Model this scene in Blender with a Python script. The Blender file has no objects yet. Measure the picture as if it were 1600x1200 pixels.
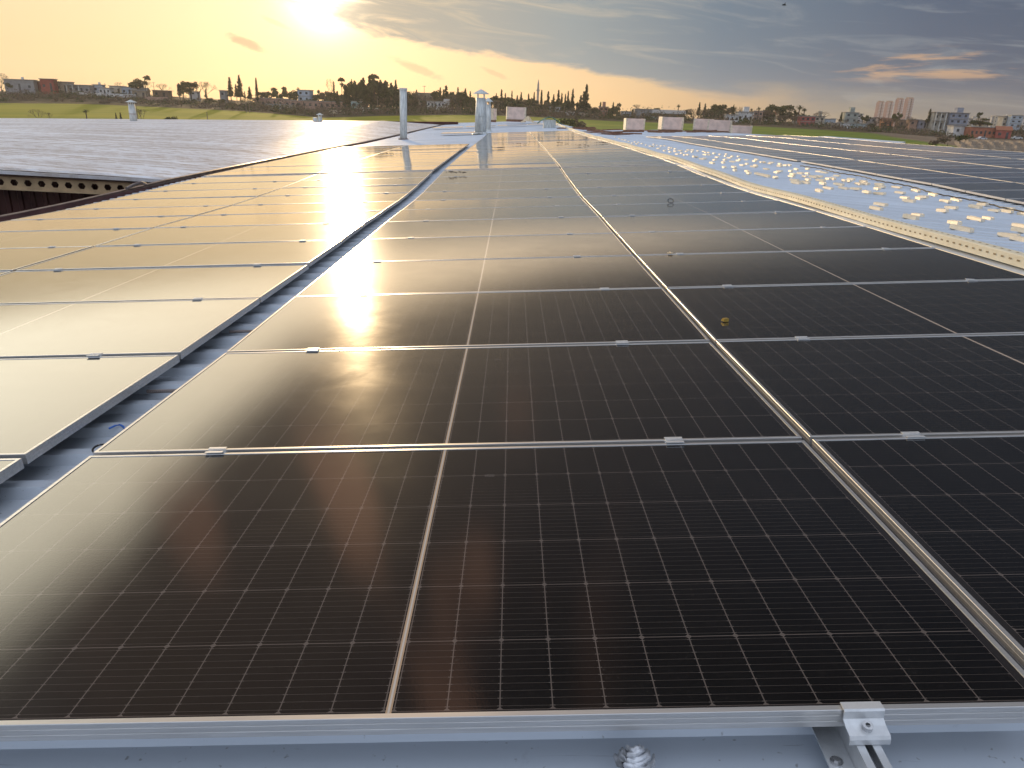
import bpy, bmesh, math, random
from mathutils import Vector, Matrix
from math import radians as rad, sin, cos, tan, pi, sqrt, atan2
random.seed(7)
S = bpy.context.scene
COL = S.collection
# ------------------------------------------------------------------ camera
HC = 7.0
F = 1134.66
RT = (Vector((0.9994, 0.0121, 0.0327)), Vector((0.0349, -0.3467, -0.9373)), Vector((0.0, 0.9379, -0.3469)))
_p, _r = rad(20.3), rad(2.0)
def _rt():
    M = Matrix(((1, 0, 0), (0, 0, -1), (0, 1, 0)))
    Rx = Matrix(((1, 0, 0), (0, cos(_p), -sin(_p)), (0, sin(_p), cos(_p))))
    Rr = Matrix(((cos(_r), -sin(_r), 0), (sin(_r), cos(_r), 0), (0, 0, 1)))
    return Rr @ M @ Rx
RT = _rt()
cam_d = bpy.data.cameras.new('camera')
cam = bpy.data.objects.new('camera', cam_d)
COL.objects.link(cam)
cam_d.sensor_width = 36
cam_d.lens = F / 1600 * 36
cam_d.clip_start = 0.05
cam_d.clip_end = 9000
cm = Matrix((RT[0], -RT[1], -RT[2])).transposed().to_4x4()
cm.translation = (0, 0, HC)
cam.matrix_world = cm
S.camera = cam
# ------------------------------------------------------------------ light
SUN_AZ, SUN_EL = -13.9, 7.5            # degrees, azimuth from +Y towards +X
sd = Vector((sin(rad(SUN_AZ)) * cos(rad(SUN_EL)), cos(rad(SUN_AZ)) * cos(rad(SUN_EL)), sin(rad(SUN_EL))))
sl = bpy.data.lights.new('sun', 'SUN')
sl.energy = 3.6
sl.angle = rad(0.6)
sl.color = (1.0, 0.70, 0.38)
so = bpy.data.objects.new('sun', sl)
COL.objects.link(so)
so.rotation_euler = sd.to_track_quat('Z', 'Y').to_euler()
so.location = (0, 0, 60)
# ------------------------------------------------------------------ sky
world = bpy.data.worlds.new('World')
S.world = world
world.use_nodes = True
nt = world.node_tree
for n in list(nt.nodes): nt.nodes.remove(n)

class NB:
    """tiny node helper"""
    def __init__(s, nt): s.nt = nt
    def n(s, t, **k):
        o = s.nt.nodes.new(t)
        for a, b in k.items(): setattr(o, a, b)
        return o
    def _in(s, sock, v):
        if hasattr(v, 'links') or isinstance(v, bpy.types.NodeSocket): s.nt.links.new(v, sock)
        else: sock.default_value = v
    def m(s, op, a, b=0.0, c=0.0, clamp=False):
        o = s.n('ShaderNodeMath', operation=op); o.use_clamp = clamp
        s._in(o.inputs[0], a); s._in(o.inputs[1], b)
        if len(o.inputs) > 2: s._in(o.inputs[2], c)
        return o.outputs[0]
    def mr(s, v, a, b, c=0.0, d=1.0, smooth=True):
        o = s.n('ShaderNodeMapRange'); o.interpolation_type = 'SMOOTHSTEP' if smooth else 'LINEAR'
        s._in(o.inputs[0], v); s._in(o.inputs[1], a); s._in(o.inputs[2], b); s._in(o.inputs[3], c); s._in(o.inputs[4], d)
        return o.outputs[0]
    def mix(s, f, a, b, mode='MIX'):
        o = s.n('ShaderNodeMix', data_type='RGBA', blend_type=mode)
        s._in(o.inputs[0], f)
        s._in(o.inputs[6], a if not isinstance(a, tuple) else (*a, 1)); s._in(o.inputs[7], b if not isinstance(b, tuple) else (*b, 1))
        return o.outputs[2]
    def ramp(s, f, stops, interp='LINEAR'):
        o = s.n('ShaderNodeValToRGB'); cr = o.color_ramp; cr.interpolation = interp
        while len(cr.elements) > 1: cr.elements.remove(cr.elements[-1])
        cr.elements[0].position = stops[0][0]; c = stops[0][1]; cr.elements[0].color = (*c, 1) if isinstance(c, tuple) else (c, c, c, 1)
        for p_, c in stops[1:]:
            e = cr.elements.new(p_); e.color = (*c, 1) if isinstance(c, tuple) else (c, c, c, 1)
        s._in(o.inputs[0], f)
        return o.outputs[0]
    def noise(s, vec, scale, detail=3, rough=0.5, dist=0.0):
        o = s.n('ShaderNodeTexNoise'); s._in(o.inputs['Vector'], vec)
        o.inputs['Scale'].default_value = scale; o.inputs['Detail'].default_value = detail
        o.inputs['Roughness'].default_value = rough; o.inputs['Distortion'].default_value = dist
        return o.outputs[0]
    def comb(s, x, y, z=0.0):
        o = s.n('ShaderNodeCombineXYZ'); s._in(o.inputs[0], x); s._in(o.inputs[1], y); s._in(o.inputs[2], z)
        return o.outputs[0]
    def sep(s, v):
        o = s.n('ShaderNodeSeparateXYZ'); s._in(o.inputs[0], v); return o.outputs
def L(r, g, b):                     # sRGB 0-255 -> linear
    return tuple(((c / 255 + 0.055) / 1.055) ** 2.4 if c > 10 else c / 255 / 12.92 for c in (r, g, b))

w = NB(nt)
tc = w.n('ShaderNodeTexCoord').outputs['Generated']
nrm = w.n('ShaderNodeVectorMath', operation='NORMALIZE'); nt.links.new(tc, nrm.inputs[0])
X, Y, Z = w.sep(nrm.outputs[0])
A = w.m('MULTIPLY', w.m('ARCTAN2', X, Y), 180 / pi)
E = w.m('MULTIPLY', w.m('ARCSINE', Z), 180 / pi)
sky = w.n('ShaderNodeTexSky'); sky.sky_type = 'NISHITA'; sky.sun_disc = False
sky.sun_elevation = rad(SUN_EL); sky.sun_rotation = rad(SUN_AZ); sky.air_density = 1.0; sky.dust_density = 1.5; sky.ozone_density = 2.0
nishita = w.mix(1.0, sky.outputs[0], (0.10, 0.10, 0.10), 'MULTIPLY')
# clear evening air, horizon band and above, by azimuth
def An(a): return (a + 180) / 360
hor = w.ramp(w.mr(A, -180.0, 180.0, smooth=False), [(0, L(120, 130, 150)), (An(-90), L(170, 165, 155)), (An(-50), L(235, 205, 155)), (An(-34), L(247, 206, 152)), (An(-16), L(252, 206, 150)), (An(-3), L(248, 200, 150)), (An(6), L(240, 196, 142)), (An(14), L(205, 168, 128)), (An(22), L(150, 138, 122)), (An(36), L(134, 130, 126)), (An(60), L(130, 130, 135)), (1, L(120, 130, 150))])
upp = w.ramp(w.mr(A, -180.0, 180.0, smooth=False), [(0, L(100, 125, 165)), (An(-100), L(120, 135, 160)), (An(-60), L(225, 210, 170)), (An(-34), L(251, 222, 172)), (An(-16), L(252, 220, 172)), (An(-3), L(247, 208, 162)), (An(10), L(205, 180, 150)), (An(22), L(135, 140, 142)), (An(36), L(112, 122, 134)), (An(100), L(130, 148, 172)), (1, L(130, 150, 182))])
air = w.mix(w.mr(E, 0.0, 7.0), hor, upp)
# high sky: bright thin cloud on the sunset side, dim deck ahead and to the right
hi = w.ramp(w.mr(A, -180.0, 180.0, smooth=False), [(0, L(120, 145, 180)), (An(-100), L(150, 165, 185)), (An(-75), tuple(q * 1.3 for q in L(225, 220, 200))), (An(-48), tuple(q * 4.2 for q in L(240, 232, 208))), (An(-28), tuple(q * 3.4 for q in L(240, 225, 195))), (An(-12), tuple(q * 2.4 for q in L(238, 210, 172))), (An(4), tuple(q * 2.1 for q in L(222, 200, 172))), (An(18), tuple(q * 1.6 for q in L(158, 154, 148))), (An(28), L(100, 108, 122)), (An(80), L(100, 120, 150)), (1, L(120, 145, 180))])
air = w.mix(w.mr(E, 7.6, 9.4), air, hi)
zen = w.ramp(w.mr(A, -180.0, 180.0, smooth=False), [(0, L(120, 145, 185)), (An(-80), L(120, 125, 135)), (An(-34), L(118, 100, 86)), (An(-10), L(84, 72, 70)), (An(6), L(66, 62, 66)), (An(20), L(56, 60, 70)), (An(45), L(50, 56, 68)), (An(100), L(110, 135, 170)), (1, L(120, 145, 185))])
e0 = w.ramp(w.mr(A, -50.0, 30.0, smooth=False), [(0, .25), (.2, .20), (.29, .155), (.385, .118), (.5, .102), (.65, .088), (1, .08)])
e0 = w.m('MULTIPLY', e0, 100.0)
air = w.mix(w.mr(E, e0, w.m('ADD', w.m('MULTIPLY', e0, 1.25), 1.5)), air, zen)
air = w.mix(w.m('MULTIPLY', w.mr(E, 26.0, 40.0), w.mr(A, -16.0, 2.0)), air, L(30, 28, 28))
air = w.mix(w.mr(E, 48.0, 60.0), air, tuple(q * 2.6 for q in L(178, 186, 200)))
back = w.mr(Y, -0.05, -0.5)
air = w.mix(back, air, tuple(q * 1.9 for q in L(172, 182, 198)))
air = w.mix(0.10, air, nishita)
# cloud deck with a slanting lower edge from the sun down to the right
cv = w.comb(w.m('MULTIPLY', A, 0.10), w.m('MULTIPLY', E, 0.42))
cn = w.noise(cv, 1.6, 6, 0.55, 0.4)
cn2 = w.noise(w.comb(w.m('MULTIPLY', A, 0.05), w.m('ADD', w.m('MULTIPLY', E, 0.42), w.m('MULTIPLY', A, 0.035)), 3.1), 2.0, 5, 0.6, 0.9)
edge = w.ramp(w.mr(A, -20.0, 30.0, smooth=False), [(0, 0.80), (0.08, 0.64), (0.16, 0.56), (0.24, 0.47), (0.34, 0.41), (0.46, 0.335), (0.58, 0.25), (0.66, 0.16), (0.8, 0.06), (1, 0.0)])
Eb = w.m('SUBTRACT', w.m('MULTIPLY', edge, 10.0), 0.3)
dE = w.m('ADD', w.m('SUBTRACT', E, Eb), w.m('MULTIPLY', w.m('SUBTRACT', cn, 0.5), 3.0))
soft = w.mr(A, 5.0, 25.0, 0.6, 3.2)
deck = w.m('MULTIPLY', w.mr(dE, 0.0, soft), w.mr(w.m('ADD', cn2, w.m('MULTIPLY', A, 0.02)), 0.12, 0.34, 0.25, 1.0))
deck = w.m('MULTIPLY', deck, w.mr(A, -19.0, -14.5))
deck = w.m('MULTIPLY', deck, w.mr(E, 9.6, 7.6))
dcol = w.ramp(w.mr(A, -15.0, 37.0, smooth=False), [(0, L(192, 178, 156)), (0.15, L(180, 175, 163)), (0.35, L(146, 158, 163)), (0.55, L(102, 124, 144)), (0.8, L(78, 96, 121)), (1, L(70, 86, 110))])
dcol = w.mix(w.mr(cn2, 0.48, 0.72, 0.0, 0.6), dcol, w.mix(w.mr(A, -15.0, 20.0), L(250, 222, 175), L(150, 158, 164)))
sky1 = w.mix(w.m('MULTIPLY', deck, 0.97), air, dcol)
# peach wisps low on the right, small grey puffs on the left
wz = w.m('ADD', w.m('MULTIPLY', A, 0.035), 1.15)
wn = w.noise(w.comb(w.m('MULTIPLY', A, 0.12), w.m('MULTIPLY', E, 1.1), 7.7), 1.5, 5, 0.6, 0.3)
wi = w.m('MULTIPLY', w.mr(wn, 0.50, 0.66), w.m('MULTIPLY', w.mr(A, 20.0, 24.0), w.mr(A, 34.0, 30.0)))
wi = w.m('MULTIPLY', wi, w.m('MULTIPLY', w.mr(E, 2.6, 3.4), w.mr(E, 5.2, 4.2)))
sky1 = w.mix(w.m('MULTIPLY', wi, 0.85), sky1, L(198, 160, 128))
def puff(a0, e0, ra, re, seed):
    da = w.m('DIVIDE', w.m('SUBTRACT', A, a0), ra); de = w.m('DIVIDE', w.m('SUBTRACT', w.m('SUBTRACT', E, e0), w.m('MULTIPLY', w.m('SUBTRACT', A, a0), -0.33)), re)
    r = w.m('SQRT', w.m('ADD', w.m('MULTIPLY', da, da), w.m('MULTIPLY', de, de)))
    nn = w.noise(w.comb(w.m('MULTIPLY', A, 0.8), w.m('MULTIPLY', E, 2.0), seed), 1.2, 4, 0.6)
    return w.mr(w.m('ADD', r, w.m('MULTIPLY', nn, 1.1)), 1.5, 0.9)
for a0, e0, ra, re, sd_, st in ((-19.2, 4.0, 1.6, 0.45, 1.0, 0.7), (-17.3, 5.4, 1.2, 0.25, 2.0, 0.3), (-7.6, 2.9, 2.4, 0.4, 3.0, 0.5), (-2.0, 2.8, 1.3, 0.25, 5.0, 0.4)):
    sky1 = w.mix(w.m('MULTIPLY', puff(a0, e0, ra, re, sd_), st), sky1, L(205, 172, 130))
# broad clouds high up (seen mirrored in the glass)
hv = w.comb(w.m('MULTIPLY', A, 0.10), w.m('MULTIPLY', E, 0.030), 5.3)
hn = w.noise(hv, 1.5, 1, 0.4, 0.2)
hmask = w.m('MULTIPLY', w.mr(E, 16.0, 24.0), w.mr(hn, 0.50, 0.62))
warmth = w.mr(w.m('ABSOLUTE', w.m('SUBTRACT', A, -16.0)), 24.0, 6.0)
sky1 = w.mix(w.m('MULTIPLY', hmask, w.m('MULTIPLY', warmth, 0.8)), sky1, tuple(q * 1.0 for q in L(222, 168, 140)))
# glow round the sun
sv = w.n('ShaderNodeVectorMath', operation='DOT_PRODUCT'); nt.links.new(nrm.outputs[0], sv.inputs[0]); sv.inputs[1].default_value = sd
ang = w.m('MULTIPLY', w.m('ARCCOSINE', w.m('MINIMUM', sv.outputs['Value'], 0.999999)), 180 / pi)
g1 = w.m('POWER', 2.71828, w.m('MULTIPLY', w.m('MULTIPLY', ang, ang), -1 / (2 * 1.5 ** 2)))
g2 = w.m('POWER', 2.71828, w.m('DIVIDE', ang, -5.5))
g3 = w.m('POWER', 2.71828, w.m('DIVIDE', ang, -14.0))
block = w.m('SUBTRACT', 1.0, w.m('MULTIPLY', deck, 0.75))
def sc(col, f):
    o = w.n('ShaderNodeVectorMath', operation='SCALE'); w._in(o.inputs[0], tuple(col)); w._in(o.inputs['Scale'], f); return o.outputs[0]
def addv(a, b):
    o = w.n('ShaderNodeVectorMath', operation='ADD'); w._in(o.inputs[0], a); w._in(o.inputs[1], b); return o.outputs[0]
tot = addv(sky1, sc((1.0, 0.85, 0.6), w.m('MULTIPLY', w.m('MULTIPLY', g1, 2.6), block)))
tot = addv(tot, sc((0.66, 0.56, 0.42), w.m('MULTIPLY', w.m('MULTIPLY', g2, 0.42), block)))
tot = addv(tot, sc((0.3, 0.24, 0.16), w.m('MULTIPLY', w.m('MULTIPLY', g3, 0.12), block)))
bg = w.n('ShaderNodeBackground'); nt.links.new(tot, bg.inputs[0]); bg.inputs[1].default_value = 1.0
wo = w.n('ShaderNodeOutputWorld'); nt.links.new(bg.outputs[0], wo.inputs[0])
# ------------------------------------------------------------------ exposure
S.render.engine = 'CYCLES'
S.view_settings.view_transform = 'Standard'
S.view_settings.look = 'None'
S.view_settings.exposure = 0.0
S.view_settings.gamma = 1.0
S.view_settings.use_curve_mapping = False
# ------------------------------------------------------------------ helpers
def place(u, v, Yd):                # world point at forward distance Yd seen at photo pixel (u, v)
    d = RT.transposed() @ Vector(((u - 800) / F, (v - 600) / F, 1.0))
    d = d / d.y
    return Vector((d.x * Yd, Yd, HC + d.z * Yd))
M3 = Matrix(((0.99827863, -0.00997446, -0.05779526), (0.01130404, 0.99967787, 0.02272382), (0.05754998, -0.02333802, 0.99806981)))
C0 = Vector((1.3773, -0.9865, 0.9363))
def rw(x, y, z): return M3 @ (Vector((x, y, z)) - C0) + Vector((0, 0, HC))
PY = [-3] + [-.01 + 1.154 * k for k in range(13)] + [17.35, 22.5, 26.3, 33.65, 43.2, 60, 85]
PZ = [0.0, 0, 0, 0, .018, .038, .06, .088, .099, .115, .147, .19, .24, .295, .40, .542, .633, .804, 1.087, 1.62, 2.40]
def prof(y):
    if y <= PY[0]: return PZ[0]
    for i in range(len(PY) - 1):
        if y <= PY[i + 1]:
            t = (y - PY[i]) / (PY[i + 1] - PY[i]); return PZ[i] + t * (PZ[i + 1] - PZ[i])
    return PZ[-1]
XR, XV, XE = 4.95, 9.3, 18.6
def surf(x, y):
    z = prof(y)
    if x > XR: z -= .11 * (min(x, XV) - XR)
    if x > XV: z += -.01 - .016 * (x - XV)
    if x > XR: z -= .016 * max(0, y - 40) * (min(x, XV) - XR) / (XV - XR)
    return z

WORLD_PARENTS = set()      # things whose parts are modelled in world coordinates
class MB:
    def __init__(s): s.v = []; s.f = []; s.mi = []
    def quad(s, a, b, c, d, m=0):
        i = len(s.v); s.v += [tuple(a), tuple(b), tuple(c), tuple(d)]; s.f.append((i, i + 1, i + 2, i + 3)); s.mi.append(m)
    def tri(s, a, b, c, m=0):
        i = len(s.v); s.v += [tuple(a), tuple(b), tuple(c)]; s.f.append((i, i + 1, i + 2)); s.mi.append(m)
    def box(s, x0, x1, y0, y1, z0, z1, m=0, T=None):
        p = [Vector((x, y, z)) for z in (z0, z1) for y in (y0, y1) for x in (x0, x1)]
        if T: p = [T @ q for q in p]
        i = len(s.v); s.v += [tuple(q) for q in p]
        for f in ((0, 2, 3, 1), (4, 5, 7, 6), (0, 1, 5, 4), (2, 6, 7, 3), (0, 4, 6, 2), (1, 3, 7, 5)):
            s.f.append(tuple(i + k for k in f)); s.mi.append(m)
    def prism(s, prof2, a, b, T=None, m=0, axis='x', cap=True):     # extrude a closed 2D outline between a and b
        n = len(prof2); i = len(s.v)
        for t in (a, b):
            for (p, q) in prof2:
                P = Vector((t, p, q)) if axis == 'x' else (Vector((p, t, q)) if axis == 'y' else Vector((p, q, t)))
                s.v.append(tuple(T @ P if T else P))
        for k in range(n):
            s.f.append((i + k, i + (k + 1) % n, i + n + (k + 1) % n, i + n + k)); s.mi.append(m)
        if cap:
            s.f.append(tuple(i + n - 1 - k for k in range(n))); s.mi.append(m)
            s.f.append(tuple(i + n + k for k in range(n))); s.mi.append(m)
    def tube(s, pts, rads, n=8, m=0, caps=True):
        pts = [Vector(p) for p in pts]; base = len(s.v)
        for k, p in enumerate(pts):
            d = (pts[min(k + 1, len(pts) - 1)] - pts[max(k - 1, 0)]).normalized()
            a = d.orthogonal().normalized() if abs(d.z) < .95 else Vector((1, 0, 0)).cross(d).normalized()
            b = d.cross(a); r = rads[k] if isinstance(rads, (list, tuple)) else rads
            for j in range(n):
                t = 2 * pi * j / n; s.v.append(tuple(p + a * (r * cos(t)) + b * (r * sin(t))))
        for k in range(len(pts) - 1):
            for j in range(n):
                s.f.append((base + k * n + j, base + k * n + (j + 1) % n, base + (k + 1) * n + (j + 1) % n, base + (k + 1) * n + j)); s.mi.append(m)
        if caps:
            s.f.append(tuple(base + n - 1 - j for j in range(n))); s.mi.append(m)
            e = base + (len(pts) - 1) * n; s.f.append(tuple(e + j for j in range(n))); s.mi.append(m)
    def mesh(s, name, mats, smooth=False):
        me = bpy.data.meshes.new(name); me.from_pydata(s.v, [], s.f); me.update()
        for mt in (mats if isinstance(mats, (list, tuple)) else [mats]): me.materials.append(mt)
        if len(set(s.mi)) > 1: me.polygons.foreach_set('material_index', s.mi)
        if smooth: me.polygons.foreach_set('use_smooth', [True] * len(me.polygons))
        me.update()
        return me
    def build(s, name, mats, parent=None, smooth=False, mw=None):
        o = bpy.data.objects.new(name, s.mesh(name, mats, smooth)); COL.objects.link(o)
        if parent:
            o.parent = parent
            if parent.name in WORLD_PARENTS: o.matrix_parent_inverse = Matrix.Translation(parent.location).inverted()
        if mw is not None: o.matrix_world = mw
        return o
def empty(name, mw=None, loc=None):
    o = bpy.data.objects.new(name, None); COL.objects.link(o); o.empty_display_size = .2
    if mw is not None: o.matrix_world = mw
    if loc is not None: o.location = loc
    return o
def tag(o, label=None, cat=None, group=None, kind=None):
    if label: o['label'] = label
    if cat: o['category'] = cat
    if group: o['group'] = group
    if kind: o['kind'] = kind
    return o
def copy_tree(o, parent=None):
    c = o.copy(); COL.objects.link(c)
    if parent: c.parent = parent
    for ch in KIDS.get(o.name, []): copy_tree(ch, c)
    return c
KIDS = {}
def kid(parent, child):
    child.parent = parent; KIDS.setdefault(parent.name, []).append(child); return child
ORD = ['first', 'second', 'third', 'fourth', 'fifth', 'sixth', 'seventh', 'eighth', 'ninth', 'tenth', 'eleventh', 'twelfth', 'thirteenth', 'fourteenth', 'fifteenth', 'sixteenth', 'seventeenth', 'eighteenth', 'nineteenth', 'twentieth', 'twenty-first', 'twenty-second', 'twenty-third', 'twenty-fourth', 'twenty-fifth', 'twenty-sixth', 'twenty-seventh', 'twenty-eighth', 'twenty-ninth', 'thirtieth', 'thirty-first', 'thirty-second', 'thirty-third', 'thirty-fourth', 'thirty-fifth', 'thirty-sixth', 'thirty-seventh', 'thirty-eighth', 'thirty-ninth', 'fortieth']
# ------------------------------------------------------------------ materials
def mat(name, col, rough=.6, metal=0.0, var=.12, scale=8.0, spec=.5, bump=0.0, ior=None, coord='Object', stretch=None, col2=None):
    m = bpy.data.materials.new(name); m.use_nodes = True; t = m.node_tree; b = NB(t); p = t.nodes['Principled BSDF']
    tcn = b.n('ShaderNodeTexCoord').outputs[coord]
    if stretch:
        mp = b.n('ShaderNodeMapping'); t.links.new(tcn, mp.inputs[0]); mp.inputs['Scale'].default_value = stretch; tcn = mp.outputs[0]
    nz = b.noise(tcn, scale, 5, .6)
    c2 = col2 or tuple(max(0, c * (1 - 2.2 * var)) for c in col)
    hi_ = tuple(min(1, c * (1 + var)) for c in col)
    t.links.new(b.mix(b.mr(nz, .3, .7), c2, hi_), p.inputs['Base Color'])
    t.links.new(b.mr(nz, .3, .7, min(1, rough * 1.15), rough * .85), p.inputs['Roughness'])
    p.inputs['Metallic'].default_value = metal
    p.inputs['Specular IOR Level'].default_value = spec
    if bump:
        bn = b.n('ShaderNodeBump'); bn.inputs['Strength'].default_value = bump; bn.inputs['Distance'].default_value = .02
        t.links.new(nz, bn.inputs['Height']); t.links.new(bn.outputs[0], p.inputs['Normal'])
    return m
MT = {}
MT['alu'] = mat('anodised_aluminium', (.62, .61, .60), .34, .75, .06, 20, bump=0, stretch=(.3, 6, 6))
MT['alu_matt'] = mat('clamp_aluminium', (.66, .67, .68), .42, .55, .05, 30)
MT['steel'] = mat('steel_screw', (.55, .55, .56), .3, .95, .1, 60)
MT['dark'] = mat('dark_rubber', (.02, .02, .022), .7)
MT['tray'] = mat('galvanised_tray', (.92, .84, .64), .42, .3, .06, 6)
MT['clip'] = mat('short_rail_metal', (.82, .74, .60), .4, .35, .06, 9)
MT['white_metal'] = mat('chimney_metal', (.66, .68, .66), .5, .12, .14, 3, stretch=(6, 6, .8))
MT['card'] = mat('cardboard_wrap', (.74, .56, .48), .6, 0, .08, 2)
MT['green_tarp'] = mat('green_tarp', (.06, .22, .17), .6, 0, .25, 5)
MT['cloth'] = mat('crumpled_cloth', (.7, .55, .36), .7, 0, .15, 6)
MT['brass'] = mat('brass_piece', (.55, .36, .08), .35, .6, .1, 40)
MT['blue_tie'] = mat('blue_plastic', (.03, .14, .5), .4)
MT['red_wall'] = mat('dark_red_cladding', (.085, .022, .018), .6, .1, .2, 2)
MT['beam'] = mat('tan_painted_steel', (.52, .36, .20), .6, .0, .12, 3)
MT['rust'] = mat('rusty_collar', (.22, .07, .03), .8, 0, .2, 10)
MT['gutter'] = mat('gutter_metal', (.30, .25, .23), .4, .5, .15, 4)
MT['wood'] = mat('timber_scrap', (.26, .13, .08), .8, 0, .2, 9)
MT['pole_wood'] = mat('utility_pole_concrete', (.22, .17, .13), .9)
MT['trunk'] = mat('bark', (.07, .05, .035), .9, 0, .2, 5)
def roof_mat(name, base, stain, metal, rough, st=(.35, 2.2, 1), amt=1.0):
    m = bpy.data.materials.new(name); m.use_nodes = True; t = m.node_tree; b = NB(t); p = t.nodes['Principled BSDF']
    o = b.n('ShaderNodeTexCoord').outputs['Object']
    mp = b.n('ShaderNodeMapping'); t.links.new(o, mp.inputs[0]); mp.inputs['Scale'].default_value = st
    n1 = b.noise(mp.outputs[0], 1.3, 6, .62, .4)
    n2 = b.noise(o, 9.0, 5, .7)
    n3 = b.noise(o, .35, 3, .5)
    c = b.mix(b.mr(n1, .38, .72), base, stain)
    c = b.mix(b.mr(n2, .62, .8, 0, .5), c, tuple(q * .55 for q in base))
    c = b.mix(b.mr(n3, .35, .7, 0, .35), c, tuple(q * .8 for q in stain))
    mp2 = b.n('ShaderNodeMapping'); t.links.new(o, mp2.inputs[0]); mp2.inputs['Scale'].default_value = (3, 45, 1)
    sc_ = b.noise(mp2.outputs[0], 1.6, 5, .7, .8)
    c = b.mix(b.mr(sc_, .64, .74, 0, .45), c, tuple(q * .35 for q in stain))
    c = b.mix(b.mr(b.noise(o, 55.0, 2, .5), .68, .76, 0, .5), c, (.10, .08, .06))
    t.links.new(c, p.inputs['Base Color'])
    t.links.new(b.mr(n1, .3, .7, rough, rough * 1.35), p.inputs['Roughness'])
    p.inputs['Metallic'].default_value = metal
    return m
MT['sheet'] = roof_mat('painted_roof_sheet', (.62, .67, .74), (.52, .56, .61), .15, .4)
MT['sheet_old'] = roof_mat('weathered_roof_sheet', (.80, .79, .80), (.46, .36, .29), .4, .42, (.10, 3.6, 1))

def cell_mat():
    m = bpy.data.materials.new('solar_cells_under_glass'); m.use_nodes = True; t = m.node_tree; b = NB(t); p = t.nodes['Principled BSDF']
    o = b.n('ShaderNodeTexCoord').outputs['Object']
    x, y, z = b.sep(o)
    # cell field 12 half cells each side of a 12 mm centre strip, six cells deep
    xc = b.m('ABSOLUTE', b.m('SUBTRACT', x, 1.139))
    px, py = .0918, .1835
    xr = b.m('SUBTRACT', xc, .009)
    yr = b.m('SUBTRACT', y, .0165)
    fx = b.m('MULTIPLY', b.m('PINGPONG', xr, px / 2), 1.0)          # 0 at gap
    fy = b.m('PINGPONG', yr, py / 2)
    gx = b.m('LESS_THAN', fx, .0011)
    gy = b.m('LESS_THAN', fy, .0010)
    dia = b.m('LESS_THAN', b.m('ADD', fx, fy), .0068)
    mid = b.m('LESS_THAN', xc, .0052)
    midr = b.m('LESS_THAN', xc, .0018)
    edge = b.m('MAXIMUM', b.m('MAXIMUM', b.m('GREATER_THAN', xc, .009 + px * 12), b.m('LESS_THAN', y, .0165)), b.m('GREATER_THAN', y, .0165 + py * 6))
    bus = b.m('LESS_THAN', b.m('PINGPONG', b.m('ADD', yr, .0092), .00917), .00038)
    tick = b.m('MULTIPLY', b.m('LESS_THAN', b.m('PINGPONG', b.m('ADD', yr, .0092), .00917), .0008), b.m('LESS_THAN', fx, .0045))
    sepx = b.m('LESS_THAN', fx, .0011)
    back = b.m('MAXIMUM', b.m('MAXIMUM', gx, gy), b.m('MAXIMUM', dia, edge))
    inf = b.n('ShaderNodeObjectInfo').outputs['Random']
    nz = b.noise(o, 2.0, 4, .6)
    cell = b.mix(b.mr(nz, .3, .7), (.0030, .0028, .0030), (.0052, .0046, .0045))
    col = b.mix(b.m('MULTIPLY', bus, .85), cell, (.078, .066, .060))
    col = b.mix(b.m('MULTIPLY', tick, .6), col, (.15, .13, .12))
    col = b.mix(b.m('MULTIPLY', back, .9), col, (.115, .096, .086))
    col = b.mix(edge, col, (.02, .018, .018))
    col = b.mix(mid, col, (.42, .30, .20))
    col = b.mix(midr, col, (.50, .46, .42))
    lab = b.m('MULTIPLY', b.m('LESS_THAN', b.m('ABSOLUTE', b.m('SUBTRACT', x, 1.286)), .014), b.m('LESS_THAN', b.m('ABSOLUTE', b.m('SUBTRACT', y, .932)), .0075))
    col = b.mix(b.m('MULTIPLY', lab, b.mr(b.noise(o, 420.0, 1, .5), .45, .55, .25, .7)), col, (.10, .09, .085))
    # fine dust and dried droplets
    dn = b.noise(o, 140.0, 3, .6)
    dn2 = b.noise(o, 3.5, 5, .65, .5)
    dust = b.m('MULTIPLY', b.mr(dn, .62, .76), b.mr(dn2, .35, .7, .1, .6))
    col = b.mix(b.m('MULTIPLY', dust, .45), col, (.16, .145, .13))
    spots = b.mr(b.noise(o, 38.0, 4, .65, .8), .60, .72)
    rnd = b.n('ShaderNodeObjectInfo').outputs['Random']
    film = b.m('ADD', b.mr(dn2, .35, .78, .0, .007), b.m('ADD', b.m('MULTIPLY', spots, .010), b.m('MULTIPLY', rnd, .003)))
    col = b.mix(film, col, (.4, .36, .32))
    t.links.new(col, p.inputs['Base Color'])
    t.links.new(b.mr(dn2, .3, .7, .070, .095), p.inputs['Roughness'])
    p.inputs['IOR'].default_value = 1.6
    p.inputs['Coat Weight'].default_value = .03; p.inputs['Coat Roughness'].default_value = .27
    p.inputs['Specular IOR Level'].default_value = .75
    bn = b.n('ShaderNodeBump'); bn.inputs['Strength'].default_value = .035; bn.inputs['Distance'].default_value = .002
    t.links.new(b.noise(o, 260.0, 2, .5), bn.inputs['Height']); t.links.new(bn.outputs[0], p.inputs['Normal'])
    return m
MT['cells'] = cell_mat()
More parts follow.
